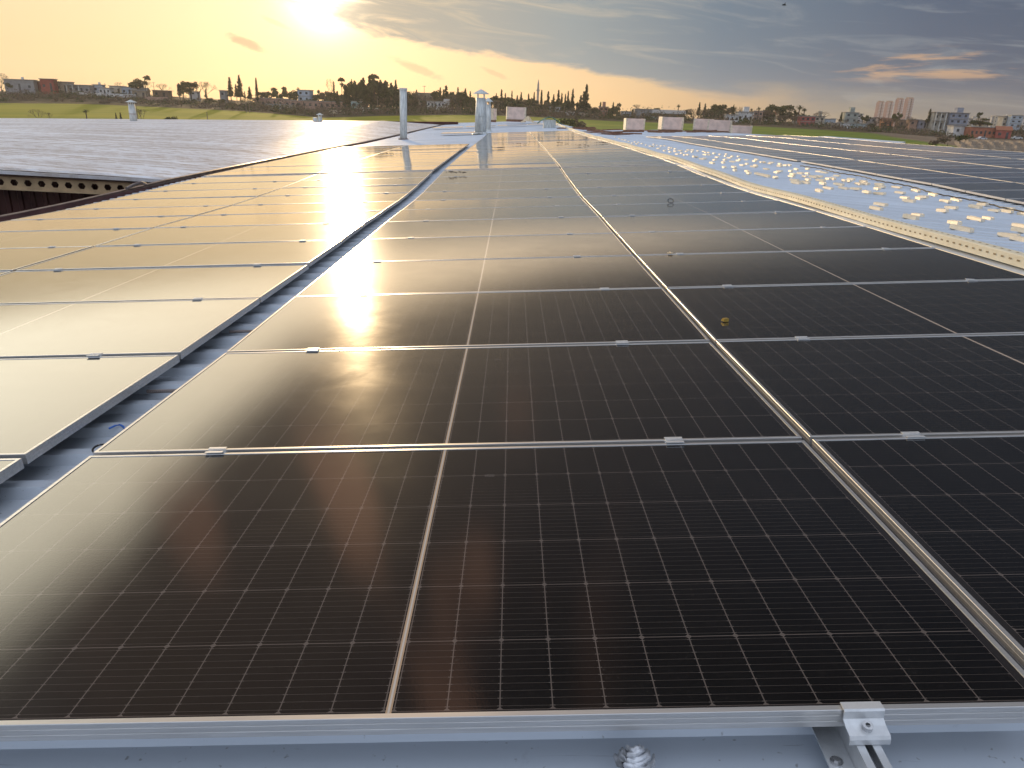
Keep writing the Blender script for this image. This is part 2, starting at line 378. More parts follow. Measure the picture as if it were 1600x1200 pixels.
# ------------------------------------------------------------------ warehouse roof
wh = tag(empty('warehouse', loc=(0, 20, 0)), 'large low warehouse whose bare white corrugated metal roof carries the solar panels', 'warehouse')
WORLD_PARENTS.add(wh.name)
def rib_rows(y0, y1):
    out = []; y = y0
    while y < y1:
        out += [(y, -.118), (y + .165, -.118), (y + .185, -.085), (y + .235, -.085), (y + .25 - .001, -.118)]
        y += .25
    return out
def roof_sheet(name, xs, y0, y1, m, off=0.0, rib=1.0):
    b = MB(); rows = rib_rows(y0, y1); n = len(xs)
    for (y, dz) in rows:
        for x in xs: b.v.append(tuple(rw(x, y, surf(x, y) - .118 + (dz + .118) * rib + off)))
    for i in range(len(rows) - 1):
        for j in range(n - 1):
            b.f.append((i * n + j, i * n + j + 1, (i + 1) * n + j + 1, (i + 1) * n + j)); b.mi.append(0)
    return b.build(name, m, wh)
roof_sheet('roof_sheet', [-5.32, -2.6, -.1, 2.3, XR], -1.6, 84, MT['sheet'])
roof_sheet('roof_sheet', [XR + .001, 6.5, 8, XV], -1.6, 84, MT['sheet'], .06, .5)
roof_sheet('roof_sheet', [XV + .001, 12, 15, XE], -1.6, 84, MT['sheet'], .045)
def strip_part(name, prof2, ys_, m, parent, xoff=0.0, zf=None):   # profile (x,z) swept along y following the roof
    b = MB(); n = len(prof2)
    for y in ys_:
        for (x, z) in prof2: b.v.append(tuple(rw(x + xoff, y, (zf(y) if zf else prof(y)) + z)))
    for i in range(len(ys_) - 1):
        for j in range(n):
            k = (j + 1) % n
            b.f.append((i * n + j, (i + 1) * n + j, (i + 1) * n + k, i * n + k)); b.mi.append(0)
    b.f.append(tuple(range(n))); b.mi.append(0)
    e = (len(ys_) - 1) * n; b.f.append(tuple(e + n - 1 - k for k in range(n))); b.mi.append(0)
    return b.build(name, m, parent)
YS = [-1.6 + .5 * k for k in range(172)]
strip_part('ridge_cap', [(4.80, -.082), (4.96, -.048), (5.12, -.066), (5.12, -.070), (4.96, -.052), (4.80, -.086)], YS, MT['sheet'], wh)
# eaves gutter with folded edge on the left
strip_part('gutter', [(-5.56, -.21), (-5.56, -.045), (-5.53, -.03), (-5.50, -.045), (-5.52, -.06), (-5.53, -.19), (-5.36, -.19), (-5.36, -.13), (-5.335, -.13), (-5.335, -.21)], YS, MT['gutter'], wh)
b = MB()     # outer walls below the roof
for (x0, x1, y0, y1) in ((-5.30, -5.2, -1.55, 84), (XE - .15, XE - .05, -1.55, 84)):
    P = [rw(x0, y0, surf(x0, y0) - .2), rw(x0, y1, surf(x0, y1) - .2)]
    b.quad((P[0].x, P[0].y, -.5), (P[1].x, P[1].y, -.5), P[1], P[0])
for y in (-1.55, 83.9):
    pts = [rw(x, y, surf(x, y) - .13) for x in (-5.25, XR, XV, XE - .1)]
    for i in range(3): b.quad((pts[i].x, pts[i].y, -.5), (pts[i + 1].x, pts[i + 1].y, -.5), pts[i + 1], pts[i])
b.build('wall', MT['red_wall'], wh)
# ------------------------------------------------------------------ solar panels
PW, PD, PH = 2.278, 1.134, .035
def frame_mesh(wd=PW, dp=PD):
    b = MB()
    # cross-section (distance inward from the outer face, height), top at z=0
    pr = [(0, -.035), (0, -.0245), (.0008, -.0240), (.0008, -.0232), (0, -.0227), (0, -.0125), (.0008, -.0120), (.0008, -.0112), (0, -.0107), (0, -.0008), (.0008, 0), (.011, 0), (.0115, -.0016), (.002, -.0022), (.002, -.033), (.026, -.033), (.026, -.035)]
    n = len(pr); rings = []
    for (d, z) in pr:
        rings.append([(d, d, z), (wd - d, d, z), (wd - d, dp - d, z), (d, dp - d, z)])
    for r in rings: b.v += r
    for i in range(n):
        j = (i + 1) % n
        for k in range(4):
            q = (k + 1) % 4
            b.f.append((i * 4 + k, i * 4 + q, j * 4 + q, j * 4 + k)); b.mi.append(0)
    return b.mesh('frame', MT['alu'])
FM = frame_mesh()
gb = MB(); gb.quad((.0095, .0095, -.0018), (PW - .0095, .0095, -.0018), (PW - .0095, PD - .0095, -.0018), (.0095, PD - .0095, -.0018))
gb.quad((.0095, PD - .0095, -.006), (PW - .0095, PD - .0095, -.006), (PW - .0095, .0095, -.006), (.0095, .0095, -.006))
GM = gb.mesh('glass', MT['cells'])
def panel_matrix(x, y, off=0.0, jit=(0, 0), w_=PW, sf=None):
    sf = sf or surf
    z0, z1 = sf(x + .05, y) + off, sf(x + .05, y + PD) + off
    zx = sf(x + w_ - .05, y) + off
    o = rw(x, y, z0)
    ey = (rw(x, y + PD, z1) - o).normalized(); ex = (rw(x + w_, y, zx) - o).normalized()
    ez = ex.cross(ey).normalized()
    R = Matrix((ex, ez.cross(ex), ez)).transposed()
    J = Matrix.Rotation(rad(jit[0]), 3, 'X') @ Matrix.Rotation(rad(jit[1]), 3, 'Y')
    m = (R @ J).to_4x4(); m.translation = o
    return m
def add_panel(x, y, label, jit=(0, 0), group='solar panels fixed on the warehouse roof', sx=1.0, off=0.0):
    m = panel_matrix(x, y, off, jit, PW * sx)
    if sx != 1.0: m = m @ Matrix.Diagonal((sx, 1, 1, 1))
    e = empty('solar_panel', m); tag(e, label, 'solar panel', group)
    for nm, me in (('frame', FM), ('glass', GM)):
        o = bpy.data.objects.new(nm, me); COL.objects.link(o); o.parent = e
    return e
rj = random.Random(3)
COLS = [(-2.498, 'just left of the gap'), (-4.800, 'outermost left column'), (0.0, 'just right of the gap'), (2.303, 'beside the ridge tray')]
for ci, (cx, cn_) in enumerate(COLS):
    for k in range(12):
        j = (rj.uniform(-.22, .22) * (.5 if ci < 2 else 1), rj.uniform(-.10, .10)) if k > 3 else (rj.uniform(-.08, .08), rj.uniform(-.05, .05))
        if ci < 2: j = (j[0] - .2, j[1])
        place_ = ORD[k] + ' row from the front, ' + cn_
        lab = ('front-row black solar panel seen whole at the bottom of the view' if (k == 0 and ci == 2) else 'framed black solar panel in the ' + place_)
        add_panel(cx, 1.154 * k, lab, j)
    far = 11 if ci < 2 else 24
    for k in range(far):
        j = (rj.uniform(-.35, .35), rj.uniform(-.10, .10))
        add_panel(cx, 14.02 + 1.154 * k, ORD[k] + ' panel beyond the broad seam, ' + cn_, j, 'solar panels fixed on the far half of the roof', off=.012)
# panels on the far slope beyond the valley
RC = [(9.60, 1.62), (11.26, 2.20), (13.50, 2.25), (15.79, 2.28)]
RN = ['nearest the bare strip', 'second from the bare strip', 'third from the bare strip', 'farthest from the bare strip']
RS = [8, 10, 12, 14]
for ci, (cx, wd) in enumerate(RC):
    k = 0; y = RS[ci] * 1.154
    while y < 46:
        if y > 20.0 and y < 21: y += .30
        add_panel(cx, y, 'far right slope panel, ' + ORD[k] + ' in the column ' + RN[ci], (rj.uniform(-.15, .15), rj.uniform(-.1, .1)), 'solar panels on the far right slope', sx=wd / PW, off=.02)
        y += 1.154; k += 1
# loose flat panels laid on the bare far roof
for (x, y, lab) in ((-2.62, 41.6, 'flat pale panel lying on bare roof just left of the capped flue'), (-4.6, 56, 'flat panel lying on bare roof left of and behind the capped flue'), (-2.2, 57, 'second flat panel in the row behind the capped flue'), (.2, 58, 'flat panel lying behind and right of the capped flue'), (2.55, 59, 'flat panel lying below the wrapped stack near the ridge')):
    add_panel(x, y, lab, (.6, 0), 'loose panels on the bare far roof', off=.05)
# ------------------------------------------------------------------ middle clamps
cb = MB()
T = None
cb.prism([(-.022, .0005), (-.022, .0030), (-.010, .0030), (-.008, -.010), (.008, -.010), (.010, .0030), (.022, .0030), (.022, .0005), (.0098, .0005), (.0090, -.030), (-.0090, -.030), (-.0098, .0005)], -.028, .028)
CMm = cb.mesh('mid_clamp', MT['alu_matt'])
bb = MB(); bb.tube([(0, 0, -.012), (0, 0, -.004)], .0065, 6); CBm = bb.mesh('bolt', MT['steel'])
rc = random.Random(11)
for ci, (cx, cn_) in enumerate(COLS):
    for k in range(1, 12):
        for si, sx in enumerate((.37, 1.88)):
            x = cx + sx + rc.uniform(-.06, .06); y = 1.154 * k - .010
            m = panel_matrix(x, y - .6); m.translation = rw(x, y, prof(y) + .0015)
            e = bpy.data.objects.new('mid_clamp', CMm); COL.objects.link(e); e.matrix_world = m
            tag(e, 'small metal clamp, ' + ('left' if si == 0 else 'right') + ' one on the ' + ORD[k - 1] + ' seam, ' + cn_, 'clamp', 'clamps on the seams between panel rows')
            o = bpy.data.objects.new('bolt', CBm); COL.objects.link(o); o.parent = e
# ------------------------------------------------------------------ front end clamp and its rail
x0 = 1.948
m = panel_matrix(x0, -.3); m.translation = rw(x0, 0, 0)
b = MB()
b.prism([(.012, .0015), (.012, .0045), (-.004, .0045), (-.007, .0015), (-.0065, -.014), (-.017, -.020), (-.034, -.024), (-.037, -.030), (-.037, -.040), (-.0345, -.040), (-.034, -.032), (-.031, -.027), (-.016, -.0235), (-.0035, -.017), (-.0040, .0015)], -.034, .034)
ec = b.build('end_clamp', MT['alu_matt'], mw=m)
tag(ec, 'silver Z-shaped end clamp with a round bolt gripping the front panel edge', 'clamp')
b = MB()
b.tube([(0, -.020, -.023), (0, -.0225, -.012)], .0088, 16)
b.tube([(0, -.0225, -.012), (0, -.0226, -.0135)], [.0045, .004], 6, caps=True)
b.build('bolt', MT['steel'], ec)
b = MB(); b.tube([(0, -.02262, -.0118), (0, -.02268, -.0116)], .0042, 6); b.build('bolt_socket', MT['dark'], ec)
m2 = m @ Matrix.Rotation(rad(-3), 4, 'Z')
b = MB()
for s in (-1, 1):
    b.prism([(s * .020, -.078), (s * .020, -.041), (s * .0065, -.041), (s * .0065, -.044), (s * .017, -.044), (s * .017, -.078)], -.115, .14, axis='y')
b.box(-.020, .020, -.112, .14, -.0815, -.0785)
b.box(-.062, -.0205, -.16, .15, -.084, -.0805)
b.box(.0205, .034, -.16, .15, -.084, -.0805)
rl = b.build('mounting_rail', MT['alu_matt'], mw=m2)
tag(rl, 'short slotted aluminium mounting rail screwed to the roof under the front clamp', 'rail')
for (sx, sy) in ((-.047, -.035), (-.047, -.118)):
    b = MB(); b.tube([(sx, sy, -.0805), (sx, sy, -.0775)], .0105, 16); b.tube([(sx, sy, -.0775), (sx, sy, -.0735)], [.0068, .0058], 6); b.build('screw', MT['steel'], rl)
# crumpled foil sealant tucked under the front edge
b = MB(); rf = random.Random(5)
bx = 1.56
for i in range(9):
    t0 = rf.uniform(-.028, .028)
    pts = []
    for j in range(7):
        a = j / 6 * pi
        pts.append(rw(bx - .034 * cos(a) * (1 - i * .085) + t0 * .15, -.012 - .036 * sin(a) * (1 - i * .09), -.083 + .003 * i + .004 * rf.random()))
    b.tube(pts, [.0025, .0048, .0055, .006, .0055, .0045, .002], 6)
fo = b.build('crumpled_foil', mat('foil', (.62, .63, .66), .4, .4, .2, 60), smooth=True)
tag(fo, 'crumpled strip of silver sealing foil poking out under the front frame', 'foil')
# ------------------------------------------------------------------ cable tray along the ridge
TY = [-1.5 + .4 * k for k in range(160)]
tr = empty('cable_tray', rw(0, 0, 0) and Matrix.Translation(rw(4.78, 0, prof(0))))
tag(tr, 'long perforated cream cable tray running along the ridge beside the panels', 'cable tray')
def wav(y): return .012 * sin(y * .9) + .006 * sin(y * 2.3)
b = MB(); prf = [(4.87, -.055), (4.865, .020), (4.875, .026), (4.945, .028), (4.955, .020), (4.955, -.045)]
n = len(prf)
for y in TY:
    for (x, z) in prf: b.v.append(tuple(rw(x + wav(y), y, prof(y) + z + .008 * sin(y * 1.7))))
for i in range(len(TY) - 1):
    for j in range(n - 1):
        b.f.append((i * n + j, i * n + j + 1, (i + 1) * n + j + 1, (i + 1) * n + j)); b.mi.append(0)
o = b.build('tray_body', MT['tray']); o.parent = tr; o.matrix_parent_inverse = tr.matrix_world.inverted()
b = MB()
y = 1.0
while y < 16:
    for row in (-.012,):
        P = rw(4.8655 + wav(y), y, prof(y) + row + .008 * sin(y * 1.7)); 
        b.quad(P + M3 @ Vector((0, -.016, -.006)), P + M3 @ Vector((0, -.016, .006)), P + M3 @ Vector((0, .016, .006)), P + M3 @ Vector((0, .016, -.006)))
    P = rw(4.91 + wav(y), y, prof(y) + .0295 + .008 * sin(y * 1.7))
    b.quad(P + M3 @ Vector((-.007, -.014, -.0)), P + M3 @ Vector((.007, -.014, 0.0003)), P + M3 @ Vector((.007, .014, 0.0003)), P + M3 @ Vector((-.007, .014, 0)))
    y += .085
o = b.build('slots', mat('slot_shadow', (.30, .22, .12), .9)); o['kind'] = 'stuff'; o.parent = tr; o.matrix_parent_inverse = tr.matrix_world.inverted()
# ------------------------------------------------------------------ short rail pieces on the bare strip
CLIPS = [(7.34,22.67),(6.81,20.54),(7.51,22.98),(6.95,20.75),(7.52,22.37),(6.07,17.67),(5.71,15.6),(6.2,17.26),(6.84,19.45),(7.58,21.93),(6.13,16.24),(5.6,14.22),(6.64,17.96),(7.42,20.72),(8.08,23.02),(7.23,19.64),(7.74,21.16),(6.65,17.31),(5.93,14.68),(5.62,13.54),(7.09,18.35),(7.42,19.3),(8.05,21.6),(6.46,15.88),(6.83,16.75),(7.64,19.47),(5.87,13.59),(5.74,13.04),(6.65,15.67),(6.83,16.1),(7.69,18.93),(8.18,20.31),(5.94,13.08),(7.74,18.54),(7.82,18.52),(6.74,15.1),(5.98,12.8),(7.84,18.17),(8.2,19.1),(6.1,12.64),(6.6,14.05),(6.85,14.61),(7.74,17.17),(8.23,18.55),(8.14,17.9),(8.34,18.18),(7.28,15.15),(6.62,13.28),(6.87,13.9),(7.79,16.21),(6.34,12.36),(6.15,11.76),(7.24,14.49),(6.97,13.54),(6.41,12.03),(8.34,16.96),(7.48,14.73),(6.73,12.74),(7.18,13.65),(7.36,13.85),(8.3,16.18),(7.01,12.86),(6.76,12.14),(8.3,15.86),(6.04,10.49),(6.49,11.25),(7.4,13.48),(7.53,13.57),(8.16,14.87),(7.11,12.3),(6.88,11.56),(7.63,13.29),(7.74,13.36),(7.1,11.6),(8.02,13.88),(7.71,12.86),(8.13,13.58),(7.93,13.09),(7.08,11.14),(8.11,13.54),(7.92,13.07),(8.27,13.22),(8.03,12.68),(7.69,12.07),(7.04,11.07),(7.2,10.97),(8.45,12.91),(7.89,11.67),(8.56,12.44),(7.45,10.65),(7.18,10.01),(7.72,10.74),(7.99,11.13),(8.54,11.83),(8.11,10.69),(8.55,11.15),(6.2,8.84),(5.73,7.98),(5.96,7.46),(5.64,7.0),(7.49,9.44),(6.91,8.64),(5.99,6.78),(5.73,6.21),(7.13,8.03),(6.77,7.69),(8.18,10.02),(8.69,10.67),(8.87,10.3),(8.43,9.68),(8.22,9.63),(8.49,9.41),(6.98,7.19),(6.56,6.58),(6.04,5.97),(5.99,5.72),(6.17,35.05),(6.09,33.07),(5.99,31.34),(6.04,30.83),(5.89,28.91),(5.67,26.63),(6.11,28.8),(6.23,28.64),(5.68,25.67),(6.05,26.83),(5.9,25.08),(5.93,24.44),(6.65,27.73),(6.0,24.27),(6.56,26.55),(6.59,25.97),(5.8,22.29),(6.87,26.76),(5.68,20.75),(6.7,25.08),(6.17,22.51),(5.71,20.12),(6.71,24.7),(6.61,23.72),(6.08,21.22),(5.67,19.0),(6.44,22.19),(6.0,19.98),(5.82,18.8),(6.53,21.77),(6.02,19.3),(7.1,23.94),(6.77,22.04),(7.34,24.41),(5.91,18.16),(5.97,18.16),(7.34,23.69),(5.9,17.27),(6.05,17.65),(7.53,23.68),(6.82,20.71)]
b = MB(); b.prism([(-.030, 0), (-.027, .040), (-.012, .044), (-.012, .038), (.012, .038), (.012, .044), (.027, .040), (.030, 0)], -.155, .155)
KM = b.mesh('short_rail', MT['clip'])
rk = random.Random(4)
for (x, y) in CLIPS:
    if x > 9.1: continue
    z = surf(x, y) + .06 - .103
    o = bpy.data.objects.new('short_rail', KM); COL.objects.link(o)
    mm = (M3 @ Matrix.Rotation(rad(rk.uniform(82, 100)), 3, 'Z') @ Matrix.Rotation(rad(rk.uniform(-3, 3)), 3, 'Y')).to_4x4()
    mm.translation = rw(x, y, z); o.matrix_world = mm @ Matrix.Diagonal((rk.uniform(.65, .95), rk.uniform(.75, .95), rk.uniform(.75, 1.0), 1))
    tag(o, 'one of the short cream metal rail pieces screwed to the bare strip past the ridge', 'rail piece', 'short rail pieces on the bare roof strip')
# dark cable trailing along the strip
b = MB(); pts = []
for i in range(120):
    y = 6.5 + i * .1
    pts.append(rw(8.75 + .05 * sin(y * 3), y, surf(8.75, y) - .012 + .006 * sin(i * 2.1)))
b.tube(pts, .012, 5)
tag(b.build('black_cable', MT['dark']), 'thin black cable lying on the bare strip beside the far right panels', 'cable')
# ------------------------------------------------------------------ things standing on the roof
def roof_pt(x, y, dz=-.1): return rw(x, y, surf(x, y) + dz)
def flue(loc, h, r0, r1, cap, label, name='chimney_flue', sleeve=None):
    e = tag(empty(name, loc=loc), label, 'chimney', None)
    b = MB(); b.tube([(0, 0, -.1), (0, 0, h * .52), (0, 0, h)], [r0 * 1.04, r0, r1], 20); b.build('pipe', MT['white_metal'], e, True)
    b = MB(); b.tube([(0, 0, h * .50), (0, 0, h * .52)], r0 * 1.07, 20); b.tube([(0, 0, 0), (0, 0, .14)], [r0 * 1.5, r0 * 1.08], 20); b.build('collar', sleeve or MT['white_metal'], e)
    if cap:
        for k in range(4):
            a = pi / 4 + k * pi / 2; b = MB(); b.tube([(r1 * .92 * cos(a), r1 * .92 * sin(a), h - .1), (r1 * .92 * cos(a), r1 * .92 * sin(a), h + cap * .75)], .02 + r1 * .06, 6); b.build('cap_strut', MT['white_metal'], e)
        b = MB(); b.tube([(0, 0, h + cap * .7), (0, 0, h + cap * .78), (0, 0, h + cap * 1.55)], [r1 * 1.75, r1 * 1.72, .03], 20); b.build('rain_cap', MT['white_metal'], e)
    return e
def px2m(dpx, Y): return dpx * Y / F
Yc = 44.3
flue(roof_pt(-.50, 43.2), px2m(50, Yc), px2m(8.2, Yc), px2m(6.8, Yc), px2m(7.5, Yc), 'big pale metal flue with a pointed rain cap standing at the end of the gap')
flue(roof_pt(-.22, 47.5), px2m(38, 48), px2m(4.6, 48), px2m(4, 48), px2m(6, 48), 'thinner capped metal flue half hidden behind the big one')
e = tag(empty('metal_pipe', loc=roof_pt(-4.1, 37.3)), 'tall plain square-topped metal pipe without a cap near the left roof edge', 'pipe')
b = MB(); b.tube([(0, 0, -.1), (.03, 0, 2.36)], px2m(5.3, 38.3), 16); b.build('pipe_body', MT['white_metal'], e, True)
b = MB(); b.tube([(.03, 0, 2.30), (.03, 0, 2.40)], px2m(5.8, 38.3), 16); b.build('rim', MT['white_metal'], e)
b = MB(); b.tube([(0, 0, 0), (0, 0, .07)], px2m(7.5, 38.3), 16); b.build('base_collar', MT['gutter'], e)
# wrapped pallet stacks
def stack(u0, u1, v0, v1, Yd, label, rot=12):
    p = place((u0 + u1) / 2, v1, Yd); W_ = px2m(u1 - u0, Yd); H_ = px2m(v1 - v0, Yd)
    e = tag(empty('pallet_stack', Matrix.Translation(p) @ Matrix.Rotation(rad(rot), 4, 'Z')), label, 'stack', 'wrapped stacks of panels on the far roof')
    b = MB(); b.box(-W_ / 2, W_ / 2, -.55, .55, .10, H_)
    bm = bmesh.new(); me = b.mesh('carton', MT['card']); bm.from_mesh(me); bmesh.ops.bevel(bm, geom=bm.edges[:], offset=.05, segments=2, affect='EDGES'); bm.to_mesh(me); bm.free()
    o = bpy.data.objects.new('carton', me); COL.objects.link(o); o.parent = e
    b = MB()
    for xx in (-W_ / 2 - .008, W_ / 2 - .14): b.box(xx, xx + .148, -.56, .56, .10, H_ + .012)
    b.build('corner_guard', mat('pale_wrap', (.72, .60, .46), .5), e)
    b = MB()
    for yy in (-.5, 0, .4): b.box(-W_ / 2, W_ / 2, yy, yy + .1, -.1, .09)
    b.build('pallet', MT['wood'], e)
for a in ((792, 820, 170, 188.5, 74, 'wrapped carton stack on the left roof, directly right of the flues', 4), (764, 771, 172, 189, 78, 'narrow end of a carton stack peeping out behind the flues', 40),
          (976, 1004, 187.5, 205, 70, 'leftmost wrapped carton stack on the far right slope', 3), (1031, 1063, 185.5, 204.5, 68, 'larger wrapped carton stack beside the timber scraps', 6),
          (1084, 1112, 188, 205, 66, 'slightly tilted carton stack left of a near twin', -16), (1106, 1140, 190, 208, 64, 'widest tilted carton stack, second from the right', -16), (1142, 1172, 198, 212.5, 60, 'rightmost and lowest carton stack beside the green field', -16)):
    stack(*a)
# small tarp-covered vent, cloth bump, scraps
p = roof_pt(3.9, 52.5); e = tag(empty('covered_vent', loc=p), 'small grey box with a sagging green tarp over it near the ridge', 'vent')
b = MB(); b.box(-.42, .42, -.4, .4, -.1, .55); b.build('box', MT['white_metal'], e)
b = MB(); rg = random.Random(2); N = 10; g = [[(-.85 + 1.7 * i / N, -.6 + 1.2 * j / N, .72 - .55 * abs(-.85 + 1.7 * i / N) ** 1.5 + rg.uniform(-.05, .05)) for i in range(N + 1)] for j in range(N + 1)]
for j in range(N):
    for i in range(N): b.quad(g[j][i], g[j][i + 1], g[j + 1][i + 1], g[j + 1][i])
b.build('tarp', MT['green_tarp'], e)
b = MB(); rg = random.Random(9); N = 12
g = [[(-.9 + 1.8 * i / N, -.6 + 1.2 * j / N, .55 * math.exp(-((-.9 + 1.8 * i / N + .25) / .4) ** 2 - ((-.6 + 1.2 * j / N) / .5) ** 2) + rg.uniform(0, .07)) for i in range(N + 1)] for j in range(N + 1)]
for j in range(N):
    for i in range(N): b.quad(g[j][i], g[j][i + 1], g[j + 1][i + 1], g[j + 1][i])
tag(b.build('crumpled_sheet', MT['cloth'], mw=Matrix.Translation(roof_pt(3.0, 70, -.05))), 'crumpled tan cloth heaped on the far roof right of the carton stack', 'cloth')
for (x, y, ln, n_, lab) in ((6.2, 50, 3.6, 9, 'loose brown timber scraps along the ridge far back'), (6.5, 41, 2.5, 8, 'nearer brown scrap sticks beside the ridge tray'), (17.0, 62, 3.5, 10, 'low pile of brown boards between two carton stacks'), (13.5, 63, 3, 7, 'low scraps in front of the leftmost right-slope stack')):
    b = MB(); rg = random.Random(int(x * 10))
    for i in range(n_):
        a = rg.uniform(-.5, .9); c = Vector((rg.uniform(-ln / 2, ln / 2), rg.uniform(-.8, .8), rg.uniform(0, .15))); d = Vector((cos(a), sin(a), rg.uniform(-.03, .08))) * rg.uniform(.4, 1.1)
        b.tube([c - d, c + d], .05, 4)
    tag(b.build('scrap_pile', MT['wood'], mw=Matrix.Translation(roof_pt(x, y, -.02))), lab, 'scrap pile')
# small things lying on the glass
def lying(x, y, dz=0): return rw(x, y, prof(y) + dz)
b = MB(); b.box(-.013, .013, -.010, .010, 0, .016); b.box(-.017, -.011, -.012, .012, .001, .010)
o = b.build('brass_block', MT['brass'], mw=Matrix.Translation(lying(2.43 + .01, 2.63, .001)) @ Matrix.Rotation(rad(20), 4, 'Z')); tag(o, 'tiny yellow brass block lying on a dark panel right of the golden seam', 'metal piece')
b = MB(); b.tube([((.034 * cos(t * pi / 12)), .034 * sin(t * pi / 12), .036) for t in range(25)], .0045, 5)
tag(b.build('cable_ring', MT['dark'], mw=Matrix.Translation(lying(3.27, 8.10, .0)) @ Matrix.Rotation(rad(40), 4, 'X')), 'small black ring of cable lying on the grey panels toward the right', 'ring')
b = MB(); b.box(-.02, .02, -.012, .012, 0, .006); b.box(-.004, .004, -.03, .03, .006, .010)
tag(b.build('bent_tie', MT['cloth'], mw=Matrix.Translation(lying(2.56, 4.60, .006))), 'tiny pale scrap caught on the clamp of the fourth cross seam', 'scrap')
rg = random.Random(21)
for i, (u_, y_, lab) in enumerate(((.9, 22.0, 'dark dry twig bits on the far panels below the big flue'), (1.6, 24.5, 'dark dry leaf bits on the far panels left of the golden seam'), (3.0, 24.2, 'short dark twigs on the far panels right of the golden seam'), (3.4, 22.3, 'darkest tuft of dry leaves on the far panels near the ridge'), (4.2, 23.6, 'last dark leaf tuft beside the ridge tray'), (-2.2, 20.3, 'dark leaf tuft on the far left panels'), (.3, 13.0, 'small dark tuft just before the broad cross seam'))):
    b = MB()
    for k in range(16):
        c = Vector((rg.gauss(0, .12), rg.gauss(0, .08), .01)); d = Vector((rg.gauss(0, .05), rg.gauss(0, .03), rg.uniform(0, .03)))
        b.tube([c, c + d], .006, 4)
    tag(b.build('dry_leaves', MT['trunk'], mw=Matrix.Translation(lying(u_, y_, .03))), lab, 'leaves')
# cable loop, blue tie and corrugated conduit in the gap
b = MB(); b.tube([lying(-.06 + .028 * cos(t * pi / 10), 1.30 + .03 * sin(t * pi / 10), -.075 + .03 * sin(t * pi / 20 + .3)) for t in range(17)], .0035, 6)
tag(b.build('cable_loop', MT['dark']), 'small black cable loop sticking out in the open gap', 'cable')
b = MB(); b.tube([lying(-.18 + .014 * t, 1.56 + .02 * sin(t * .9) + .004 * t, -.08 + .004 * sin(t)) for t in range(15)], .004, 6)
tag(b.build('blue_tie', MT['blue_tie']), 'bright blue plastic tie lying on the ribs in the open gap', 'tie')
for (y_, lab) in ((.70, 'ribbed conduit end in the gap nearest the viewer'), (1.98, 'ribbed conduit crossing the open gap at mid distance'), (2.95, 'ribbed conduit crossing the open gap farther off')):
    b = MB()
    for k in range(28):
        x = -.235 + k * .0085; b.tube([lying(x, y_, -.079), lying(x + .005, y_, -.079)], .0085, 8)
    b.tube([lying(-.235, y_, -.079), lying(.0, y_, -.079)], .0068, 8)
    tag(b.build('ribbed_conduit', MT['gutter']), lab, 'conduit', 'conduits crossing the open gap')
# torn sealant smear on the bare sheet in front of the panels
b = MB(); rg = random.Random(14); px_ = .70
for i in range(46):
    x = .70 + i * .006; wv = .0015 * sin(i * .8); hw = .0012 + .0028 * rg.random() ** 2 * (1 - i / 50)
    b.quad(rw(x, -.072 - wv - hw, -.1165), rw(x + .007, -.072 - wv - hw * .6, -.1165), rw(x + .007, -.072 - wv + hw, -.1160), rw(x, -.072 - wv + hw, -.1160))
tag(b.build('sealant_smear', MT['dark']), 'thin dark sealant smear on the bare sheet below the front frame', 'smear')
# gutter bracket on the left edge
P = lying(-5.44, 12.6, -.05); b = MB()
b.tube([P + Vector((-.02, -.35, .02)), P + Vector((.0, -.12, .07)), P + Vector((.03, .08, .09)), P + Vector((.08, .16, .05))], .028, 8)
tag(b.build('bent_pipe', MT['gutter']), 'short bent metal pipe hooked over the left roof edge', 'pipe')
# ------------------------------------------------------------------ neighbouring building on the left
nb = tag(empty('neighbour_building', loc=(-25, 30, 0)), 'neighbouring hall on the left with weathered metal roof, honeycomb beam and dark red wall', 'building')
WORLD_PARENTS.add(nb.name)
NA, NB_, NC, ND = place(0, 265, 14.4), place(268, 280.2, 15.4), place(0, 185.2, 62), place(716, 190.3, 76)
NA = NA + (NA - NB_) * 3.0; NC = NC + (NC - ND) * .9
# right edge is our own eave: keep the sheet tucked under it
def npt(s, t):
    near = NA.lerp(NB_, s); farp = NC.lerp(ND, s); return near.lerp(farp, t)
b = MB(); ns = 260
ts = []
for i in range(ns): 
    t0 = i / ns; ts += [(t0, 0), (t0 + .6 / ns, 0), (t0 + .68 / ns, .032), (t0 + .88 / ns, .032)]
ts.append((1, 0)); SS = [0, .35, .7, .9, 1.0]
rn = random.Random(8); wob = [rn.uniform(-.02, .02) for _ in ts]
def eave_x(y): return rw(-5.58, y - .95, prof(y - .95)).x
for (t, dz) in ts:
    for s in SS:
        q = npt(s, t)
        if s == 1.0: q = rw(-5.60, q.y - .95, prof(q.y - .95) - .10)
        b.v.append((q.x, q.y, q.z + dz))
for i in range(len(ts) - 1):
    for j in range(len(SS) - 1):
        n = len(SS); b.f.append((i * n + j, i * n + j + 1, (i + 1) * n + j + 1, (i + 1) * n + j)); b.mi.append(0)
b.build('roof_sheet', MT['sheet_old'], nb)
